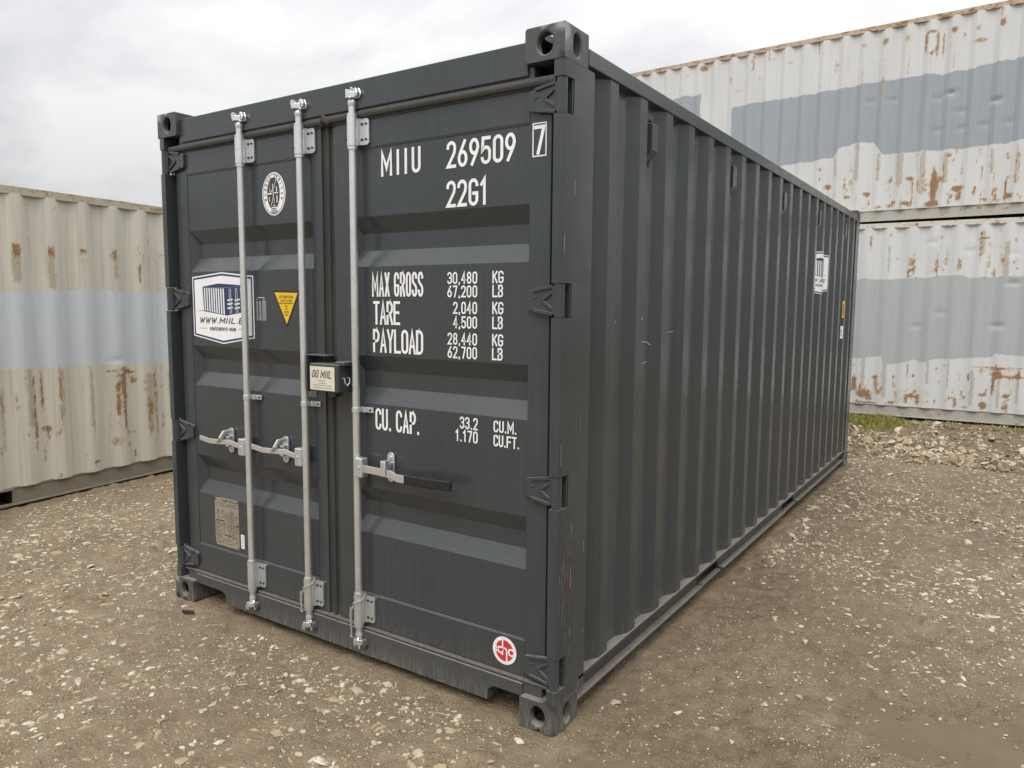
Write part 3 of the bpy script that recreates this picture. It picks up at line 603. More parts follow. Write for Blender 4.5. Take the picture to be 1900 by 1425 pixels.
# ------------------------------------------------------------------ the charcoal container
box = thing('shipping_container', 'new charcoal grey container with closed doors and white lettering', 'shipping container')
Ws, Ls, Hs = 2.438, 6.058, 2.591
castings(box, Ws, Ls, Hs, PAINT_UP, x0=-Ws)
HZ = (2.352, 1.641, .937, .235)          # hinge heights
mir = lambda x, s: x if s > 0 else -Ws-x   # s>0: right-hand side, else mirrored to the left
def xb(m, s, x0, x1, *r):
    a, b = sorted((mir(x0, s), mir(x1, s))); m.box(a, b, *r)
# front posts: a pin housing at the corner, notched where each hinge knuckle turns
for s in (1, -1):
    m = MB(); cuts = sorted([z-.062 for z in HZ]+[z+.062 for z in HZ]); zs = [.118]+cuts+[2.473]
    for i in range(len(zs)-1):
        if i % 2 == 0:
            poly = [(-.044, .004), (-.012, .002), (-.004, .006), (-.001, .014), (-.001, .2245), (-.020, .2245), (-.020, .085), (-.044, .075)]
        else: poly = [(-.001, .073), (-.001, .2245), (-.020, .2245), (-.020, .073)]
        poly = [(mir(a, s), b) for a, b in poly]
        m.prism(poly, 'z', zs[i], zs[i+1])
    xb(m, s, -.062, -.0445, .078, .22, .118, 2.473)
    m.build('corner_post', PAINT, box, smooth=True)
    o = MB(); xb(o, s, -.075, -.045, .066, .10, .17, 2.43); o.build('door_seal', RUBBER, box)
# rear posts and end wall
for s in (1, -1):
    m = MB(); xb(m, s, -.13, -.001, 5.875, 6.05, .118, 2.473); m.build('corner_post', PAINT, box, bevel=.006)
m = MB(); x = -2.30; poly = []
while x < -.14:
    poly += [(x, 6.04), (x+.05, 6.04), (x+.09, 6.0), (x+.14, 6.0)]; x += .18
poly = [p for p in poly if p[0] < -.13]
vs = [(a, b, z) for z in (.16, 2.47) for a, b in poly]; k = len(poly)
m.add(vs, [(i, i+1, i+1+k, i+k) for i in range(k-1)]); m.build('end_wall', PAINT, box)
MB().box(-2.31, -.13, 5.98, 6.045, 2.47, 2.57).build('end_rail', PAINT, box); MB().box(-2.31, -.13, 5.98, 6.045, .02, .16).build('end_rail', PAINT, box)

# corrugated side walls
PIT = .2836; Y0 = .373; OUTX, INX = -.008, -.044
prof = [(.2245, INX), (Y0-.068, INX), (Y0, OUTX)]
k = 0
while Y0+k*PIT+.072 < 5.86:
    a = Y0+k*PIT; prof += [(a+.072, OUTX)]
    if a+PIT+.072 < 5.86: prof += [(a+.142, INX), (a+.212, INX), (a+PIT, OUTX)]
    k += 1
prof += [(min(prof[-1][0]+.03, 5.874), INX), (5.876, INX)]
PY = np.array([p[0] for p in prof]); PX = np.array([p[1] for p in prof])
side_x = lambda y: float(np.interp(y, PY, PX))
for s in (1, -1):
    m = MB(); n = len(prof); vs = [(mir(b, s), a, z) for z in (.1665, .9, 1.7, 2.489) for a, b in prof]
    m.add(vs, [(j*n+i, j*n+i+1, j*n+i+1+n, j*n+i+n) for j in range(3) for i in range(n-1)])
    o = m.build('side_wall', PAINT, box, bevel=.005, seg=2, blim=15)
    m = MB(); xb(m, s, -.06, -.001, .179, 5.879, 2.489, 2.549); m.build('top_rail', PAINT, box, bevel=.004)
    m = MB(); PK = [(1.64, 2.0), (3.52, 3.88)]; xs = [.179, PK[0][0], PK[0][1], PK[1][0], PK[1][1], 5.879]
    xb(m, s, -.055, -.001, .179, 5.879, .152, .1662)
    for a, b in zip(xs[::2], xs[1::2]):
        xb(m, s, -.050, -.042, a, b, .066, .152); xb(m, s, -.042, -.004, a, b, .062, .072)
    for a, b in PK: xb(m, s, -.045, -.012, a+.02, b-.02, .058, .068)
    m.build('bottom_rail', RAILP, box, bevel=.002, seg=1)
for a, b in PK:
    m = MB(); m.box(-2.39, -.05, a-.006, a, .05, .148); m.box(-2.39, -.05, b, b+.006, .05, .148); m.box(-1.25, -1.2, a, b, .05, .148); m.build('fork_pocket', DARK, box)
m = MB(); m.box(-2.376, -.062, .13, 5.97, 2.525, 2.531); m.build('roof', PAINT, box)
m = MB(); m.box(-2.37, -.07, .16, 5.97, .10, .145); m.build('floor_frame', DARK, box)

# header and sill of the door end
m = MB(); m.box(-2.275, -.163, .020, .13, 2.437, 2.556); m.box(-2.30, -.14, .03, .12, 2.425, 2.472); m.build('door_header', PAINT, box, bevel=.005)
m = MB(); m.prism([(-2.275, .158), (-2.275, .106), (-2.055, .106), (-2.022, .088), (-2.018, .042), (-.330, .042), (-.326, .088), (-.296, .106), (-.163, .106), (-.163, .158)], 'y', .020, .16)
m.box(-2.36, -.078, .03, .15, .119, .1575)
m.build('door_sill', PAINT_UP, box, bevel=.003)
# rubber seals
m = MB(); m.tube([(-2.39, .036, 2.416), (-1.28, .036, 2.418), (-1.16, .036, 2.419), (-.048, .036, 2.416)], .0165, 10, flatten=.9); m.box(-2.39, -.048, .040, .07, 2.395, 2.425); m.build('door_seal', SEALTOP, box, smooth=True)
m = MB(); m.box(-2.385, -.052, .026, .07, .1585, .170); m.build('door_seal', RUBBER, box, bevel=.004)
m = MB(); m.box(-1.262, -1.188, .056, .08, .170, 2.405); m.tube([(-1.226, .055, .170), (-1.226, .055, 2.40)], .0135, 10, flatten=.9)
m.tube([(-1.245, .036, 2.402), (-1.218, .030, 2.420), (-1.190, .036, 2.402)], [.016, .024, .014], 8); m.build('door_seal', RUBBER, box, smooth=True)

# door leaves: frame of rails and stiles, pressed panel with three recessed bands
FY, PYD = .046, .050
BANDS = [(1.995, 1.783), (1.400, 1.190), (.815, .606)]
def door(x0, x1, px0, px1):
    m = MB()
    m.box(x0, px0, FY, .095, .172, 2.404); m.box(px1, x1, FY, .095, .172, 2.404)
    m.box(px0, px1, FY-.001, .095, .172, .322); m.box(px0, px1, FY-.0005, .095, 2.281, 2.404)
    d = m.build('door', PAINT, box, bevel=.0035, seg=2)
    p = MB(); zt = 2.281; e = .034; dep = .036
    def q(a, b, c, dd): p.add([a, b, c, dd], [(0, 1, 2, 3)])
    for (a, b) in BANDS+[(.322, None)]:
        q((px0, PYD, a), (px1, PYD, a), (px1, PYD, zt), (px0, PYD, zt))
        if b is None: break
        t, u = a-.070, b+.070; A = [(px0, PYD, a), (px1, PYD, a), (px1, PYD, b), (px0, PYD, b)]; B = [(px0+e, PYD+dep, t), (px1-.003, PYD+dep, t), (px1-.003, PYD+dep, u), (px0+e, PYD+dep, u)]
        q(*B)
        for i in range(4): q(A[i], A[(i+1) % 4], B[(i+1) % 4], B[i])
        zt = b
    p.build('door_panel', PAINT, d, merge=.0005)
    return d
ldoor = door(-2.362, -1.262, -2.270, -1.326)
rdoor = door(-1.188, -.076, -1.085, -.168)
for m_, xs in ((MB(), (-2.270, -1.326)), (MB(), (-1.085, -.168))):      # weld bead under the top rail and on the bottom ledge
    for zz in (2.279, .3235): MB().tube([(xs[0]+.004, PYD-.001, zz), (xs[1]-.004, PYD-.001, zz)], .0028, 6).build('weld_bead', PAINT, ldoor if xs[0] < -2 else rdoor, smooth=True)

# hinges
def hinge(s, z):
    m = MB()
    pts = [(-.166, -.030), (-.166, .030), (-.158, .036), (-.060, .052), (-.046, .052), (-.046, -.052), (-.060, -.052), (-.158, -.036)]
    m.prism([(mir(a, s), z+b) for a, b in pts], 'y', .031, .0455)
    def rib(a, b, w_=.006, y0=.0235):
        a = Vector((mir(a[0], s), z+a[1])); b = Vector((mir(b[0], s), z+b[1])); t = (b-a).normalized(); n_ = Vector((-t.y, t.x))*w_
        m.prism([tuple(a-n_), tuple(b-n_), tuple(b+n_), tuple(a+n_)], 'y', y0, .0312)
    rib((-.135, .036), (-.050, .050)); rib((-.135, -.036), (-.050, -.050)); rib((-.098, 0), (-.048, .034), .0055); rib((-.098, 0), (-.048, -.034), .0055); rib((-.142, .004), (-.122, .012), .003, .028)
    xb(m, s, -.050, -.030, .018, .046, z-.050, z+.050)
    k = m.build('hinge', PAINT, box, bevel=.0025, seg=2)
    c = MB(); c.cyl((mir(-.022, s), .024, z-.060), (mir(-.022, s), .024, z+.060), .0195, 16); c.build('hinge_knuckle', PAINT, k, smooth=True)
    g = MB(); xb(g, s, -.040, -.004, .064, .0725, z-.060, z+.060); g.build('hinge_slot', PAINT, k)
for s in (1, -1):
    for z in HZ: hinge(s, z)

# lock bars with brackets, cams, keepers and handles
def stadium_plate(m, cx, cz, w_, h_, y0, y1): m.prism([(cx+a, cz+b) for a, b in stadium(w_, h_, 8)], 'y', y0, y1)
def lock_bar(x, hs, tw):
    yb = .010
    m = MB(); m.cyl((x, yb, .335), (x, yb, 2.272), .0165, 18); m.cyl((x, yb, .150), (x, yb, .20), .0155, 16); m.cyl((x, yb, 2.39), (x, yb, 2.452), .0155, 16)
    bar = m.build('lock_bar', ZINC, box, smooth=True)
    for z0, z1, up_ in ((2.285, 2.405, 1), (.188, .322, -1)):
        b = MB(); b.cyl((x, yb, z0), (x, yb, z1), .0235, 20)
        for za, zb in ((z0-.014, z0-.001), (z1+.001, z1+.013)): b.cyl((x, yb, za), (x, yb, zb), .0215, 18)
        b.box(x+.004, x+.030, .026, .0345, z0+.006, z1-.006); b.box(x-.018, x+.018, .018, .044, z0+.004, z1-.004)
        pl = [(x+.020+a, (z0+z1)/2+c) for a, c in ((0, -(z1-z0)/2+.006), (.040, -(z1-z0)/2+.006), (.050, -(z1-z0)/2+.014), (.050, (z1-z0)/2-.014), (.040, (z1-z0)/2-.006), (0, (z1-z0)/2-.006))]
        b.prism(pl, 'y', .0350, .0435)
        br = b.build('bar_bracket', ZINC, bar, smooth=True)
        for zz in (z0+.028, z1-.028):
            for pa, pb in (((x-.018, yb-.0155, zz), (x-.0215, yb-.021, zz)), ((x+.034, .035, zz), (x+.034, .030, zz)), ((x+.055, .035, zz), (x+.055, .030, zz))): MB().cyl(pa, pb, .0044, 8).build('bracket_bolt', GRIP, bar, smooth=True)
    g = MB(); g.cyl((x, yb, 1.150), (x, yb, 1.174), .0195, 18); g.box(x-.010, x+.010, .02, .0445, 1.150, 1.174); g.box(x+.004, x+.072, .0365, .0445, 1.150, 1.174); g.box(x+.030, x+.038, .020, .037, 1.151, 1.173); g.build('bar_guide', ZINC, bar, bevel=.002)
    MB().cyl((x-.0165, yb-.011, 1.162), (x-.0185, yb-.0155, 1.162), .0038, 8).build('guide_bolt', GRIP, bar, smooth=True); MB().cyl((x+.058, .0366, 1.162), (x+.058, .032, 1.162), .0045, 8).build('guide_bolt', GRIP, bar, smooth=True)
    for zc, sg in ((2.500, 1), (.098, -1)):
        c = MB(); c.tube([(x, yb, zc-sg*.055), (x, yb, zc-sg*.040), (x, yb, zc-sg*.034), (x, yb, zc-sg*.020)], [.0155, .019, .019, .012], 14)
        a = tw
        def rp(px_, py_): return (x+px_*math.cos(a)-py_*math.sin(a), yb+px_*math.sin(a)+py_*math.cos(a))
        poly = [rp(-.030, -.014), rp(-.012, -.024), (rp(.014, -.018)), rp(.026, .000), rp(.010, .014), rp(-.024, .006)]
        c.prism(poly, 'z', *sorted((zc-sg*.020, zc+sg*.004)))
        poly = [rp(-.034, -.012), rp(-.016, -.022), rp(-.008, -.002), rp(-.026, .004)]
        c.prism(poly, 'z', *sorted((zc-sg*.006, zc+sg*.018)))
        c.tube([(*rp(.012, -.006), zc-sg*.010), (*rp(.014, -.010), zc+sg*.022)], .0065, 8); c.tube([(*rp(.010, -.012), zc-sg*.030), (*rp(.016, -.020), zc-sg*.018)], .006, 8)
        c.build('cam', ZINC, bar, bevel=.003)
        kp = MB(); kp.prism([(x-.012, zc-.024), (x+.040, zc-.020), (x+.046, zc-.002), (x+.036, zc+.020), (x-.004, zc+.022), (x-.016, zc+.004)], 'y', .0125, .0205); kp.prism([(x+.030, zc-.018), (x+.040, zc-.018), (x+.043, zc-.002), (x+.034, zc+.018), (x+.026, zc+.018)], 'y', -.004, .013)
        kp.build('cam_keeper', ZINC if sg > 0 else PAINT_UP, box, bevel=.004)
    # handle
    hz = .914; q = hs
    c = MB(); c.box(*sorted((x+q*.010, x+q*.052)), -.016, .026, hz-.046, hz+.040); hub = c.build('handle_hub', ZINC, bar, bevel=.006, seg=3)
    c = MB(); c.cyl((x+q*.034, -.0165, hz-.002), (x+q*.034, -.020, hz-.002), .007, 10); c.build('rivet', ZINC, bar, smooth=True)
    h = MB()
    if q < 0: path = [(x-.050, .004, hz-.004), (x-.090, .002, hz+.000), (x-.130, -.002, hz+.010), (x-.200, -.010, hz+.006), (x-.280, -.016, hz+.004), (x-.362, -.014, hz+.013)]
    else: path = [(x+.050, .004, hz-.008), (x+.120, .002, hz-.008), (x+.165, .000, hz-.010), (x+.215, -.004, hz-.010), (x+.250, -.008, hz-.020), (x+.30, -.012, hz-.018)]
    h.bar(path, .0042, .0125 if q < 0 else .0165); hd = h.build('handle', ZINC, bar, bevel=.002)
    if q > 0:
        g = MB(); g.bar([(x+.296, -.012, hz-.018), (x+.40, -.013, hz-.016), (x+.53, -.014, hz-.012), (x+.545, -.014, hz-.012)], .009, .021); g.build('rubber_grip', GRIP, bar, bevel=.007, seg=3)
    cx = x+q*.175; cz = hz+.010
    c = MB(); stadium_plate(c, cx, cz, .040, .130, .036, .0455); c.box(cx-.012, cx+.016, .012, .037, cz+.012, cz+.024); c.box(cx-.012, cx+.016, .010, .037, cz-.030, cz-.020)
    if q < 0:
        c.tube([(cx+.004, .034, cz+.048), (cx-.002, -.004, cz+.044), (cx-.008, -.020, cz+.018), (cx-.030, -.024, cz-.006)], [.012, .013, .011, .008], 10, flatten=.45)
    else: c.box(cx-.016, cx+.014, -.012, .020, cz-.004, cz+.034); c.box(cx-.014, cx+.012, -.014, -.010, cz-.030, cz+.030)
    c.build('handle_catch', ZINC, bar, bevel=.003)
    for zz in (cz+.044, cz-.046): MB().cyl((cx, .036, zz), (cx, .029, zz), .0075, 10).build('catch_rivet', ZINC, bar, smooth=True)
    return bar
lock_bar(-1.781, -1, .5); lock_bar(-1.362, -1, .45); lock_bar(-1.031, 1, -.25)

# padlock box over the door joint
m = MB(); m.box(-1.262, -1.082, -.046, .040, 1.236, 1.360); m.box(-1.120, -1.062, -.030, .044, 1.352, 1.372)
lb = m.build('lock_box', PAINT, box, bevel=.006, seg=3)
m = MB(); m.prism([(-1.325, 1.395), (-1.190, 1.395), (-1.190, 1.389), (-1.318, 1.389), (-1.318, 1.225), (-1.325, 1.225)], 'y', -.012, .045); m.box(-1.222, -1.175, .022, .0448, 1.205, 1.236); m.build('lock_box_bracket', PAINT, box, bevel=.002)
m = MB(); m.tube([(-1.0815, -.022, 1.300), (-1.068, -.022, 1.300), (-1.066, -.020, 1.280), (-1.066, -.008, 1.267), (-1.066, .006, 1.280), (-1.068, .008, 1.300), (-1.0815, .008, 1.300)], .0032, 8); m.build('lock_box_hook', ZINC, lb, smooth=True)

# ventilator covers on the side wall
for yv, zt, zb_ in ((.802, 2.44, 2.235), (1.936, 2.44, 2.235), (3.070, 2.44, 2.235), (4.205, 2.44, 2.235), (5.34, 2.44, 2.235)):
    m = MB(); d0, d1 = INX+.001, INX+.040; y0, y1 = yv-.030, yv+.034
    pass
    pts = [(d0, zt-.028), (d1, zt-.034), (d1, zb_+.060), (d0+.006, zb_+.022), (d0, zb_+.022)]
    v = [(a, y0, b) for a, b in pts]+[(a, y1, b) for a, b in pts]; k = len(pts)
    m.add(v, [tuple(range(k)), tuple(range(2*k-1, k-1, -1))]+[(i, i+k, (i+1) % k+k, (i+1) % k) for i in range(k)])
    ve = m.build('ventilator', PAINT, box, bevel=.003)
    MB().box(d0, d0+.006, y0, y1, zt-.029, zt).build('ventilator_flange', PAINT, ve); MB().box(d0, d0+.006, y0, y1, zb_, zb_+.021).build('ventilator_flange', PAINT, ve)
    for yy, zz in ((yv-.012, zt-.013), (yv+.016, zt-.013), (yv+.004, zb_+.011)): MB().cyl((d0+.006, yy, zz), (d0+.012, yy, zz), .006, 8).build('ventilator_bolt', GRIP, ve, smooth=True)
# lashing eye on the bottom rail
m = MB(); m.tube([(-.028, .975, .166), (-.026, .975, .190), (-.022, .990, .198), (-.022, 1.005, .190), (-.024, 1.005, .166)], .006, 8); m.build('lashing_eye', PAINT_UP, box, smooth=True)
m = MB(); m.tube([(-.028, 1.035+5*PIT*2, .166), (-.026, 1.035+5*PIT*2, .190), (-.022, 1.05+5*PIT*2, .198), (-.022, 1.065+5*PIT*2, .190), (-.024, 1.065+5*PIT*2, .166)], .006, 8); m.build('lashing_eye', PAINT_UP, box, smooth=True)

# ------------------------------------------------------------------ lettering: narrow stroke letters painted on the steel
def arc(cx, cy, rx, ry, a0, a1, n=8): return [(cx+rx*math.cos(R(a0+(a1-a0)*k/n)), cy+ry*math.sin(R(a0+(a1-a0)*k/n))) for k in range(n+1)]
q_ = .20
ROUND = arc(.5, 1-q_, .5, q_, 90, 0)+arc(.5, q_, .5, q_, 0, -180, 16)+arc(.5, 1-q_, .5, q_, 180, 90)
GL = {
 '0': [ROUND], 'O': [ROUND], '1': [[(.05, .80), (.60, 1), (.60, 0)]],
 '2': [arc(.5, 1-q_, .5, q_, 180, 0, 12)+[(1, .72), (.92, .56), (0, 0), (1, 0)]],
 '3': [arc(.5, 1-q_, .5, q_, 170, 0, 12)+[(1, .70)]+arc(.5, .68, .5, .15, 0, -90, 6), arc(.5, .36, .5, .17, 90, 0, 6)+[(1, q_)]+arc(.5, q_, .5, q_, 0, -170, 12)],
 '4': [[(.72, 0), (.72, 1), (0, .30), (1, .30)]],
 '5': [[(.95, 1), (.10, 1), (.04, .52)]+arc(.5, .42, .5, .20, 130, 0, 8)+arc(.5, q_, .5, q_, 0, -170, 12)],
 '6': [[(.78, 1), (.12, .50), (0, .34)], arc(.5, .28, .5, .28, 90, 450, 22)],
 '9': [[(.22, 0), (.88, .50), (1, .66)], arc(.5, .72, .5, .28, -90, 270, 22)],
 '7': [[(0, 1), (1, 1), (.38, 0)]], '8': [arc(.5, .75, .46, .25, -90, 270, 20), arc(.5, .26, .5, .26, 90, 450, 20)],
 'A': [[(0, 0), (.5, 1), (1, 0)], [(.2, .30), (.8, .30)]], 'B': [[(0, 0), (0, 1), (.55, 1)]+arc(.55, .77, .42, .23, 90, -90, 10)+[(0, .54)], [(.55, .54)]+arc(.55, .27, .45, .27, 90, -90, 10)+[(0, 0)]],
 'C': [arc(.5, 1-q_, .5, q_, 0, 180, 12)+arc(.5, q_, .5, q_, 180, 360, 12)], 'D': [[(0, 0), (0, 1), (.4, 1)]+arc(.4, .8, .6, .2, 90, 0)+arc(.4, .2, .6, .2, 0, -90)+[(0, 0)]],
 'E': [[(1, 1), (0, 1), (0, 0), (1, 0)], [(0, .52), (.85, .52)]], 'F': [[(1, 1), (0, 1), (0, 0)], [(0, .52), (.85, .52)]],
 'G': [arc(.5, 1-q_, .5, q_, 0, 180, 12)+arc(.5, q_, .5, q_, 180, 360, 12)+[(1, .45), (.55, .45)]], 'I': [[(.5, 0), (.5, 1)]],
 'K': [[(0, 0), (0, 1)], [(1, 1), (.04, .42)], [(.32, .60), (1, 0)]], 'L': [[(0, 1), (0, 0), (1, 0)]], 'M': [[(0, 0), (0, 1), (.5, .30), (1, 1), (1, 0)]],
 'N': [[(0, 0), (0, 1), (1, 0), (1, 1)]], 'P': [[(0, 0), (0, 1), (.5, 1)]+arc(.5, .74, .5, .26, 90, -90, 10)+[(0, .48)]], 'R': [[(0, 0), (0, 1), (.5, 1)]+arc(.5, .74, .5, .26, 90, -90, 10)+[(0, .48)], [(.5, .48), (1, 0)]],
 'S': [arc(.5, 1-q_, .5, q_, 0, 180, 12)+[(0, .70), (.1, .60), (.9, .40), (1, .30)]+arc(.5, q_, .5, q_, 0, -180, 12)], 'T': [[(0, 1), (1, 1)], [(.5, 1), (.5, 0)]],
 'U': [[(0, 1)]+arc(.5, q_, .5, q_, 180, 360, 12)+[(1, 1)]], 'V': [[(0, 1), (.5, 0), (1, 1)]], 'X': [[(0, 0), (1, 1)], [(0, 1), (1, 0)]], 'Y': [[(0, 1), (.5, .45), (1, 1)], [(.5, .45), (.5, 0)]],
 'W': [[(0, 1), (.25, 0), (.5, .8), (.75, 0), (1, 1)]], '.': [[(.5, 0), (.5, .03)]], ',': [[(.55, .03), (.40, -.10)]], 'Ü': [[(0, .8)]+arc(.5, q_, .5, q_, 180, 360, 12)+[(1, .8)], [(.25, 1), (.25, 1.04)], [(.75, 1), (.75, 1.04)]],
}
ADV = {'I': .28, '.': .20, ',': .20, ' ': .35, 'M': 1.45, 'W': 1.4, '1': .72}
def ribbon(m, pts, t, mapf, d):
    P = [Vector(p) for p in pts]; n = len(P)
    closed = (P[0]-P[-1]).length < 1e-6
    if closed: P = P[:-1]; n -= 1
    if not closed:
        a = (P[0]-P[1]).normalized(); b = (P[-1]-P[-2]).normalized(); P[0] = P[0]+a*t/2; P[-1] = P[-1]+b*t/2
    Ls_, Rs_ = [], []
    for i in range(n):
        if closed: d0 = (P[i]-P[i-1]).normalized(); d1 = (P[(i+1) % n]-P[i]).normalized()
        else: d0 = (P[i]-P[max(i-1, 0)]) if i else (P[1]-P[0]); d1 = (P[min(i+1, n-1)]-P[i]) if i < n-1 else d0; d0 = d0.normalized(); d1 = d1.normalized()
        n0 = Vector((-d0.y, d0.x)); n1 = Vector((-d1.y, d1.x)); b = (n0+n1); b = b.normalized() if b.length > 1e-4 else n0
        k = t/2/max(b.dot(n0), .35); Ls_.append(P[i]+b*k); Rs_.append(P[i]-b*k)
    vs = [mapf(*p, d) for p in Ls_]+[mapf(*p, d) for p in Rs_]
    m.add(vs, [(i, (i+1) % n, (i+1) % n+n, i+n) for i in range(n if closed else n-1)])
def layout(txt, x0, x1, z0, z1, t, gap=.34):
    """returns stroke centrelines of the text fitted to a box, stroke width t"""
    adv = [ADV.get(c, 1.) for c in txt]; tot = sum(adv)+gap*(len(txt)-1)
    W_ = x1-x0; k = (W_-t)/(tot) if tot else 1; h = z1-z0-t; out_ = []; x = x0+t/2
    for c, a in zip(txt, adv):
        for st in GL.get(c, []): out_.append([(x+p[0]*a*k, z0+t/2+p[1]*h) for p in st])
        x += (a+gap)*k
    return out_
def paint_text(txt, x0, x1, z0, z1, t, mat, parent, y, gap=.34, name='lettering'):
    m = MB()
    for i, st in enumerate(layout(txt, x0, x1, z0, z1, t, gap)): ribbon(m, st, t, lambda a, b, d: (a, d, b), y-.0001*(i % 6))
    return m.build(name, mat, parent, fix=False)
TY = PYD-.0016
for txt, x0, x1, z0, z1, t, g in (('MIIU', -.906, -.689, 2.154, 2.257, .0135, 1.0), ('269509', -.556, -.231, 2.155, 2.258, .0130, .62), ('22G1', -.557, -.356, 2.004, 2.107, .0130, .62),
    ('MAX GROSS', -.966, -.678, 1.655, 1.757, .0105, .75), ('TARE', -.960, -.806, 1.536, 1.636, .0115, .50), ('PAYLOAD', -.963, -.680, 1.416, 1.517, .0115, .50),
    ('30,480', -.553, -.405, 1.705, 1.752, .0064, .66), ('67,200', -.553, -.405, 1.652, 1.699, .0064, .66), ('2,040', -.524, -.405, 1.587, 1.635, .0064, .66), ('4,500', -.524, -.405, 1.530, 1.578, .0064, .66), ('28,440', -.552, -.405, 1.464, 1.512, .0064, .66), ('62,700', -.552, -.405, 1.410, 1.458, .0064, .66),
    ('KG', -.333, -.281, 1.706, 1.753, .0064, .55), ('LB', -.333, -.283, 1.653, 1.700, .0064, .55), ('KG', -.333, -.281, 1.588, 1.635, .0064, .55), ('LB', -.333, -.283, 1.531, 1.579, .0064, .55), ('KG', -.333, -.281, 1.465, 1.512, .0064, .55), ('LB', -.333, -.283, 1.411, 1.459, .0064, .55),
    ('CU. CAP.', -.954, -.702, 1.078, 1.173, .0110, .62), ('33.2', -.490, -.400, 1.128, 1.177, .0064, .66), ('1.170', -.512, -.400, 1.075, 1.123, .0064, .66), ('CU.M.', -.324, -.216, 1.130, 1.176, .0064, .62), ('CU.FT.', -.324, -.203, 1.074, 1.120, .0064, .60)):
    paint_text(txt, x0, x1, z0, z1, t, WHITE, rdoor, TY, g)
# check digit in its box, on the door stile
m = MB(); mp_ = lambda a, b, d: (a, d, b)
for i, st in enumerate(([(-.1535, 2.2755), (-.0985, 2.2755), (-.0985, 2.1605), (-.1535, 2.1605), (-.1535, 2.2755)],)): ribbon(m, st, .0045, mp_, FY-.0012)
ribbon(m, [(-.143, 2.262), (-.108, 2.262), (-.131, 2.172)], .013, mp_, FY-.0014); m.build('lettering', WHITE, rdoor, fix=False)

# small print set with the built-in vector font
def font_mesh(txt, bold=0., shear=0.):
    cu = bpy.data.curves.new('t', 'FONT'); cu.body = txt; cu.offset = bold; cu.shear = shear; cu.resolution_u = 3
    o = bpy.data.objects.new('t', cu); col.objects.link(o); dg = bpy.context.evaluated_depsgraph_get(); ev = o.evaluated_get(dg); me = ev.to_mesh()
    V = [v.co[:2] for v in me.vertices]; F = [tuple(p.vertices) for p in me.polygons]; ev.to_mesh_clear()
    bpy.data.objects.remove(o); bpy.data.curves.remove(cu); V = np.array(V); V -= V.min(0); V /= V.max(0); return V, F
def fit(txt, u0, u1, v0, v1, bold=0., shear=0.):
    V, F = font_mesh(txt, bold, shear); return [((u0+(u1-u0)*a, v0+(v1-v0)*b)) for a, b in V], F
class Layer:
    """flat print: polygons in the plane of a decal"""
    def __init__(s): s.v = []; s.f = []
    def poly(s, pts): o = len(s.v); s.v += list(pts); s.f.append(tuple(range(o, o+len(pts)))); return s
    def rect(s, a, b, c, d): return s.poly([(a, c), (b, c), (b, d), (a, d)])
    def mesh(s, V, F): o = len(s.v); s.v += list(V); s.f += [tuple(i+o for i in f) for f in F]; return s
    def ring(s, outer, inner):
        n = len(outer); o = len(s.v); s.v += list(outer)+list(inner); s.f += [(o+i, o+(i+1) % n, o+(i+1) % n+n, o+i+n) for i in range(n)]; return s
    def stroke(s, pts, t): m = MB(); ribbon(m, pts, t, lambda a, b, d: (a, b, 0), 0); s.mesh([(p[0], p[1]) for p in m.v], m.f); return s
    def build(s, name, mat, parent, mapf, cuts=None):
        me = bpy.data.meshes.new(name); me.from_pydata([(a, b, 0) for a, b in s.v], [], s.f); me.update()
        bm = bmesh.new(); bm.from_mesh(me)
        if cuts:
            for c in cuts: bmesh.ops.bisect_plane(bm, geom=bm.verts[:]+bm.edges[:]+bm.faces[:], plane_co=(c, 0, 0), plane_no=(1, 0, 0))
        for v in bm.verts: v.co = mapf(v.co.x, v.co.y)
        bm.to_mesh(me); bm.free(); me.materials.append(mat); o = bpy.data.objects.new(name, me); col.objects.link(o); o.parent = parent; return o
ell = lambda cx, cy, rx, ry, n=48: [(cx+rx*math.cos(2*math.pi*k/n), cy+ry*math.sin(2*math.pi*k/n)) for k in range(n)]

def logo_layers():
    """six-sided sticker with a striped container; u 0..1 across, v 0..1 up"""
    hexo = [(0, .94), (.5, 1), (1, .94), (1, .10), (.5, 0), (0, .10)]
    ins = lambda k: [((a-.5)*(1-k)+.5, (b-.5)*(1-k*1.25)+.5) for a, b in hexo]
    w_ = Layer().poly(hexo); n_ = Layer(); n_.ring(ins(.030), ins(.072))
    n_.poly([(.175, .80), (.190, .455), (.575, .40), (.565, .785)]); n_.poly([(.565, .785), (.575, .40), (.86, .455), (.86, .81)]); n_.poly([(.175, .803), (.565, .788), (.86, .813), (.44, .845)])
    o_ = Layer()
    for k in range(9):
        a = .200+k*.039; o_.poly([(a, .786-.0014*k), (a+.020, .785-.0014*k), (a+.020+.006, .466-.0064*(k+.5)), (a+.006, .466-.0064*k)])
    for k, a in enumerate((.62, .645, .72, .745, .80, .825)): o_.poly([(a-.006, .77+k*.004), (a, .77+k*.004), (a+.010, .425+k*.006), (a+.004, .425+k*.006)])
    for a in (.585, .700):
        for k in range(3): b = .60-k*.055; o_.poly([(a, b), (a+.085, b+.012), (a+.085, b+.035), (a, b+.022)])
    g_ = Layer()
    for s_ in layout('WWW.MIIL.EE', .105, .895, .288, .370, .0125, .62): g_.stroke([(a+(b-.288)*.28, b) for a, b in s_], .0125)
    for s_ in layout('KONTEINERITE MÜÜK', .285, .715, .186, .232, .0062, .55): g_.stroke(s_, .0062)
    for a, b, c in ((.105, .255, .212), (.745, .905, .212), (.09, .19, .462), (.87, .92, .462)): g_.rect(a, b, c, c+.004)
    return [('sticker', WHITE, w_), ('sticker_print', NAVY, n_), ('sticker_print', WHITE, o_), ('sticker_print', CHARP, g_)]
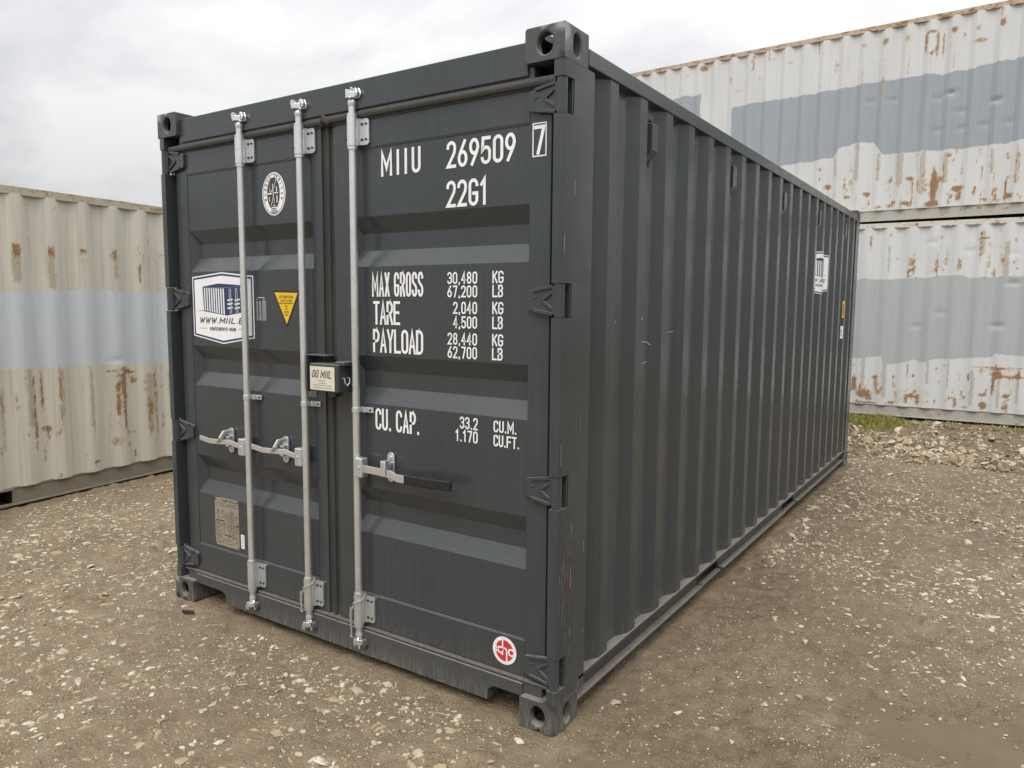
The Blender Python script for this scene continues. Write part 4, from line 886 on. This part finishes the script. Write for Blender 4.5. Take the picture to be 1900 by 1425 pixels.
def place(layers, parent, mapf, cuts=None, step=.0006):
    first = None
    for i, (nm, mat, ly) in enumerate(layers):
        o = ly.build(nm, mat, first or parent, (lambda u, v, i=i: mapf(u, v, .0012+step*i)), cuts)
        if first is None: first = o
        else: o['kind'] = 'stuff'
    return first
DP = lambda x, z, e: (x, PYD-e, z)
st = place(logo_layers(), box, lambda u, v, e: DP(-2.258+u*.498, 1.415+v*.363, e))
sy0, sy1, sz0, sz1 = 4.08, 4.645, 1.735, 2.09
cuts = [(y-sy0)/(sy1-sy0) for y in PY if sy0 < y < sy1]
place(logo_layers(), box, lambda u, v, e: (side_x(sy0+u*(sy1-sy0))+e*1.5, sy0+u*(sy1-sy0), sz0+v*(sz1-sz0)), cuts)
# narrow print further along the side
for (a, b, c, d, mt) in ((5.452, 5.480, 1.53, 1.69, YELLOW), (5.440, 5.476, 1.33, 1.45, WHITE)):
    ly = Layer().rect(a, b, c, d); pr = Layer().rect(a+.008, a+.016, c+.02, d-.03)
    place([('sticker', mt, ly), ('sticker_print', BLACK, pr)], box, lambda u, v, e: (side_x(u)+e*1.5, u, v), [y for y in PY if a < y < b])

# oval classification emblem
cx, cz = -1.592, 2.135
w_ = Layer().poly(ell(cx, cz, .0825, .100)); k1 = Layer().ring(ell(cx, cz, .0765, .0935), ell(cx, cz, .0735, .0905)).poly(ell(cx-.002, cz+.002, .045, .074))
tx_ = Layer()
for txt, a0, a1 in (('BUREAU VERITAS', 205, -25), ('1828', 248, 292)):
    for i, ch in enumerate(txt):
        if ch == ' ': continue
        t = R(a0+(a1-a0)*(i+.5)/len(txt)); bot = a1 > a0; c0 = Vector((cx+.0595*math.cos(t), cz+.083*math.sin(t))); up_ = Vector((math.cos(t)/.0595, math.sin(t)/.083)).normalized()
        if bot: up_ = -up_
        if bot or abs(math.cos(t)) < 2: rt_ = Vector((up_.y, -up_.x))
        for s_ in GL[ch]: tx_.stroke([tuple(c0+rt_*(p[0]-.5)*.0085+up_*(p[1]-.5)*.012) for p in s_], .0022)
fg = Layer(); E_ = lambda pts, t: fg.stroke([(cx-.004+a*.0011, cz+b*.00102) for a, b in pts], t*.52)
E_([(0, 30), (2, 6), (4, -14)], .010); E_([(-1, 36), (-1, 44)], .009); E_([(2, 26), (12, 36), (17, 56)], .005); E_([(17, 54), (21, 62)], .008); E_([(-2, 22), (-14, 8), (-21, 18), (-22, 50)], .005); E_([(-22, 28), (-22, 50)], .008)
E_([(2, -12), (-5, -34), (-13, -52)], .006); E_([(5, -12), (8, -30), (8, -48)], .006); E_([(-31, 2), (-10, 2)], .012); E_([(11, 4), (32, 4)], .009); E_([(24, 12), (24, 28)], .012); E_([(-24, -14), (-22, -32)], .007); E_([(26, -10), (26, -38)], .012); E_([(-8, -62), (20, -62)], .010); E_([(0, -54), (14, -54)], .006); E_([(8, -44), (8, -46)], .010)
st = place([('emblem_sticker', WHITE, w_), ('emblem_print', CHARP, k1), ('emblem_print', CHARP, tx_), ('emblem_print', WHITE, fg)], box, DP)

# yellow warning triangle
tri = [(-1.617, 1.684), (-1.427, 1.680), (-1.520, 1.510)]; c_ = (sum(p[0] for p in tri)/3, sum(p[1] for p in tri)/3); inn = [((a-c_[0])*.86+c_[0], (b-c_[1])*.86+c_[1]) for a, b in tri]
tl = Layer(); zc = 1.660
for txt, hw, h, gp in (('ATTENTION', .050, .0135, .006), ('THIS CONTAINER', .043, .0075, .005), ('MUST BE REPAIRED', .048, .0075, .0065), ('ONLY', .011, .0075, .006), ('WITH', .011, .0075, .006), ('CORTEN', .017, .0075, .006), ('STEEL', .013, .0075, .006)):
    tl.mesh(*fit(txt, -1.521-hw, -1.521+hw, zc-h, zc, .012)); zc -= h+gp
place([('warning_sticker', BLACK, Layer().poly(tri)), ('sticker_print', YELLOW, Layer().poly(inn)), ('sticker_print', BLACK, tl)], box, DP)
# block of tiny white print
ly = Layer(); ly.rect(-1.728, -1.680, 1.648, 1.653); ly.poly([(-1.690, 1.645), (-1.677, 1.645), (-1.684, 1.632)]); ly.rect(-1.738, -1.733, 1.640, 1.645)
r_ = random.Random(3)
for i in range(17):
    z = 1.630-i*.0056
    for a, b in ((-1.740, -1.728), (-1.720, -1.704), (-1.697, -1.668)):
        x = a
        while x < b:
            k = r_.uniform(.0018, .0045); ly.rect(x, min(x+k, b), z, z+.0036); x += k+.0012
ly.build('small_print', flat('small_print_white', (.45, .47, .47)), ldoor, lambda a, b: DP(a, b, .0014))['kind'] = 'stuff'
# data plate and its white tag
pl = Layer().poly([(-2.130, .600), (-2.040, .606), (-1.930, .605), (-1.930, .344), (-2.130, .344)]); pr = Layer()
for i in range(26):
    z = .588-i*.0092; a = -2.122
    if i in (4, 5): continue
    while a < -1.940:
        k = r_.uniform(.004, .018)
        if r_.random() < .68: pr.rect(a, min(a+k, -1.938), z, z+(.0035 if i % 7 else .005))
        a += k+.003
pr.rect(-2.118, -2.050, .476, .482); pr.rect(-2.050, -1.998, .402, .408)
place([('data_plate', PLATE, pl), ('plate_print', PLINK, pr)], box, DP)
for a, b in ((-2.126, .592), (-2.030, .594), (-1.936, .595), (-2.126, .352), (-1.936, .352), (-1.936, .47)): MB().cyl((a, PYD, b), (a, PYD-.004, b), .004, 8).build('plate_rivet', GRIP, box, smooth=True)
tg = Layer()
for i in range(5): tg.rect(-1.908, -1.896, .370+i*.012, .376+i*.012)
place([('sticker', WHITE, Layer().poly([(-1.917, .432), (-1.889, .432), (-1.889, .358), (-1.917, .358)])), ('sticker_print', INKG, tg)], box, DP)
# round red and white maker's mark on the bottom rail of the right door
cx, cz = -.262, .256; FP = lambda x, z, e: (x, FY-.001-e, z)
wl = Layer()
for st_ in ([(-.008, .045), (-.008, -.016)], [(-.008, .004), (0, .011), (.008, .010), (.012, .002), (.012, -.046)], [(-.042, .013), (-.034, .004), (-.034, -.004), (-.042, -.013)], [(-.015, .012), (-.026, .010), (-.031, 0), (-.026, -.010), (-.015, -.012)], [(.041, .010), (.034, .013), (.024, .010), (.021, 0), (.024, -.010), (.034, -.013), (.042, -.010)]):
    wl.stroke([(cx+a, cz+b) for a, b in st_], .0066)
gl = Layer()
for k in range(30):
    if k % 5 == 0: continue
    t = 2*math.pi*k/30; gl.rect(cx+.0495*math.cos(t)-.001, cx+.0495*math.cos(t)+.001, cz+.0495*math.sin(t)-.0014, cz+.0495*math.sin(t)+.0014)
place([('maker_sticker', WHITE, Layer().poly(ell(cx, cz, .0565, .0570))), ('sticker_print', REDV, Layer().poly(ell(cx, cz, .0425, .0435))), ('sticker_print', INKG, gl), ('sticker_print', WHITE, wl)], box, FP)
# label on the padlock box
BP = lambda x, z, e: (x, -.0462-e, z)
la = Layer().rect(-1.258, -1.103, 1.243, 1.348); ls = Layer(); lt = Layer()
for s_ in layout('OÜ MIIL', -1.247, -1.124, 1.297, 1.331, .0048, .62): lt.stroke([(a+(b-1.297)*.26, b) for a, b in s_], .0048)
for z, a, b in ((1.284, -1.203, -1.160), (1.273, -1.203, -1.160), (1.263, -1.240, -1.120), (1.252, -1.240, -1.120)):
    x = a
    while x < b: k = r_.uniform(.003, .009); ls.rect(x, min(x+k, b), z, z+.0035); x += k+.002
place([('box_label', CREAM, la), ('label_print', CHARP, lt), ('label_print', INKG, ls)], box, BP)

# scuffs and scratches on the near post and side wall
m = MB(); r_ = random.Random(5)
def scuff(pts, t):
    mm = MB(); ribbon(mm, pts, t, lambda a, b, d: (a, b, 0), 0); P_ = [(p[0], p[1]) for p in mm.v]
    m.add([(side_x(a)+.0022 if a > .23 else .0002, a, b) for a, b in P_], mm.f)
for pts, t in (([(.49, 1.545), (.50, 1.553), (.53, 1.562)], .008), ([(.47, 1.497), (.515, 1.500)], .003), ([(.71, 1.565), (.725, 1.572)], .010), ([(.775, 1.520), (.785, 1.512)], .006), ([(.80, 1.465), (.85, 1.462), (.88, 1.448)], .006), ([(.78, 1.37), (.86, 1.372)], .005), ([(.45, 1.185), (.462, 1.178)], .010), ([(.48, 1.172), (.505, 1.170)], .010), ([(1.10, 1.50), (1.16, 1.502)], .005)): scuff(pts, t)
for k in range(14):
    y = r_.choice((.012, .014, .10, .16, .20, .205)); z = r_.uniform(.25, 1.9); h = r_.uniform(.01, .10); scuff([(y, z), (y+r_.uniform(-.002, .002), z+h)], r_.uniform(.0012, .003))
for k in range(14): y = r_.uniform(.03, .06); z = r_.uniform(.3, .75); scuff([(y, z), (y+.002, z+r_.uniform(.02, .07))], .0012)
scuff([(.085, 2.02), (.085, 2.07)], .004)
o = m.build('scuff_mark', SCUFF, box, fix=False); o['kind'] = 'stuff'
m = MB()
for k in range(16): y = .075+r_.uniform(-.012, .03); z = r_.uniform(.35, .85); scuff([(y, z), (y+r_.uniform(-.003, .003), z+r_.uniform(.02, .08))], r_.uniform(.0012, .003))
for v in range(len(m.v)): m.v[v] = (m.v[v][0]+.0004, *m.v[v][1:])
o = m.build('rust_scratch', RUSTY, box, fix=False); o['kind'] = 'stuff'

# cords tied round two of the lower brackets, and a chip of dark wood
def cord(x, label, dx):
    m = MB(); r = .0275; pts = []
    for k in range(15): t = R(60-k*17); pts.append((x+r*math.cos(t), .010+r*math.sin(t), .322-.045*k/14+(.006 if k < 3 else 0)))
    e = pts[-1]; pts += [(x-.026, -.012, .255), (x-.029, -.010, .225), (x-.030, -.010, .185+dx), (x-.027, -.012, .150+dx)]
    m.tube(pts, .0030, 7); m.tube([(x-.025, -.018, .268), (x-.031, -.016, .225), (x-.026, -.014, .180+dx), (x-.030, -.016, .155+dx), (x-.022, -.012, .150+dx)], .0028, 7)
    return tag(m.build('cord', ROPE, smooth=True), label, 'cord', 'cords tied round the lower lock bar brackets')
cord(-1.362, 'thin pale cord looped round the bottom bracket of the middle lock bar', .015)
cord(-1.031, 'thin pale cord looped round the bottom bracket of the lock bar nearest the lettering', -.025)
m = MB(); m.prism([(-2.205, -.110), (-2.140, -.085), (-2.132, -.095), (-2.195, -.124)], 'z', .002, .016); tag(m.build('wood_chip', flat('dark_wood', (.035, .028, .022), .85), bevel=.003), 'dark wood chip on the mud by the container left bottom corner', 'wood chip')
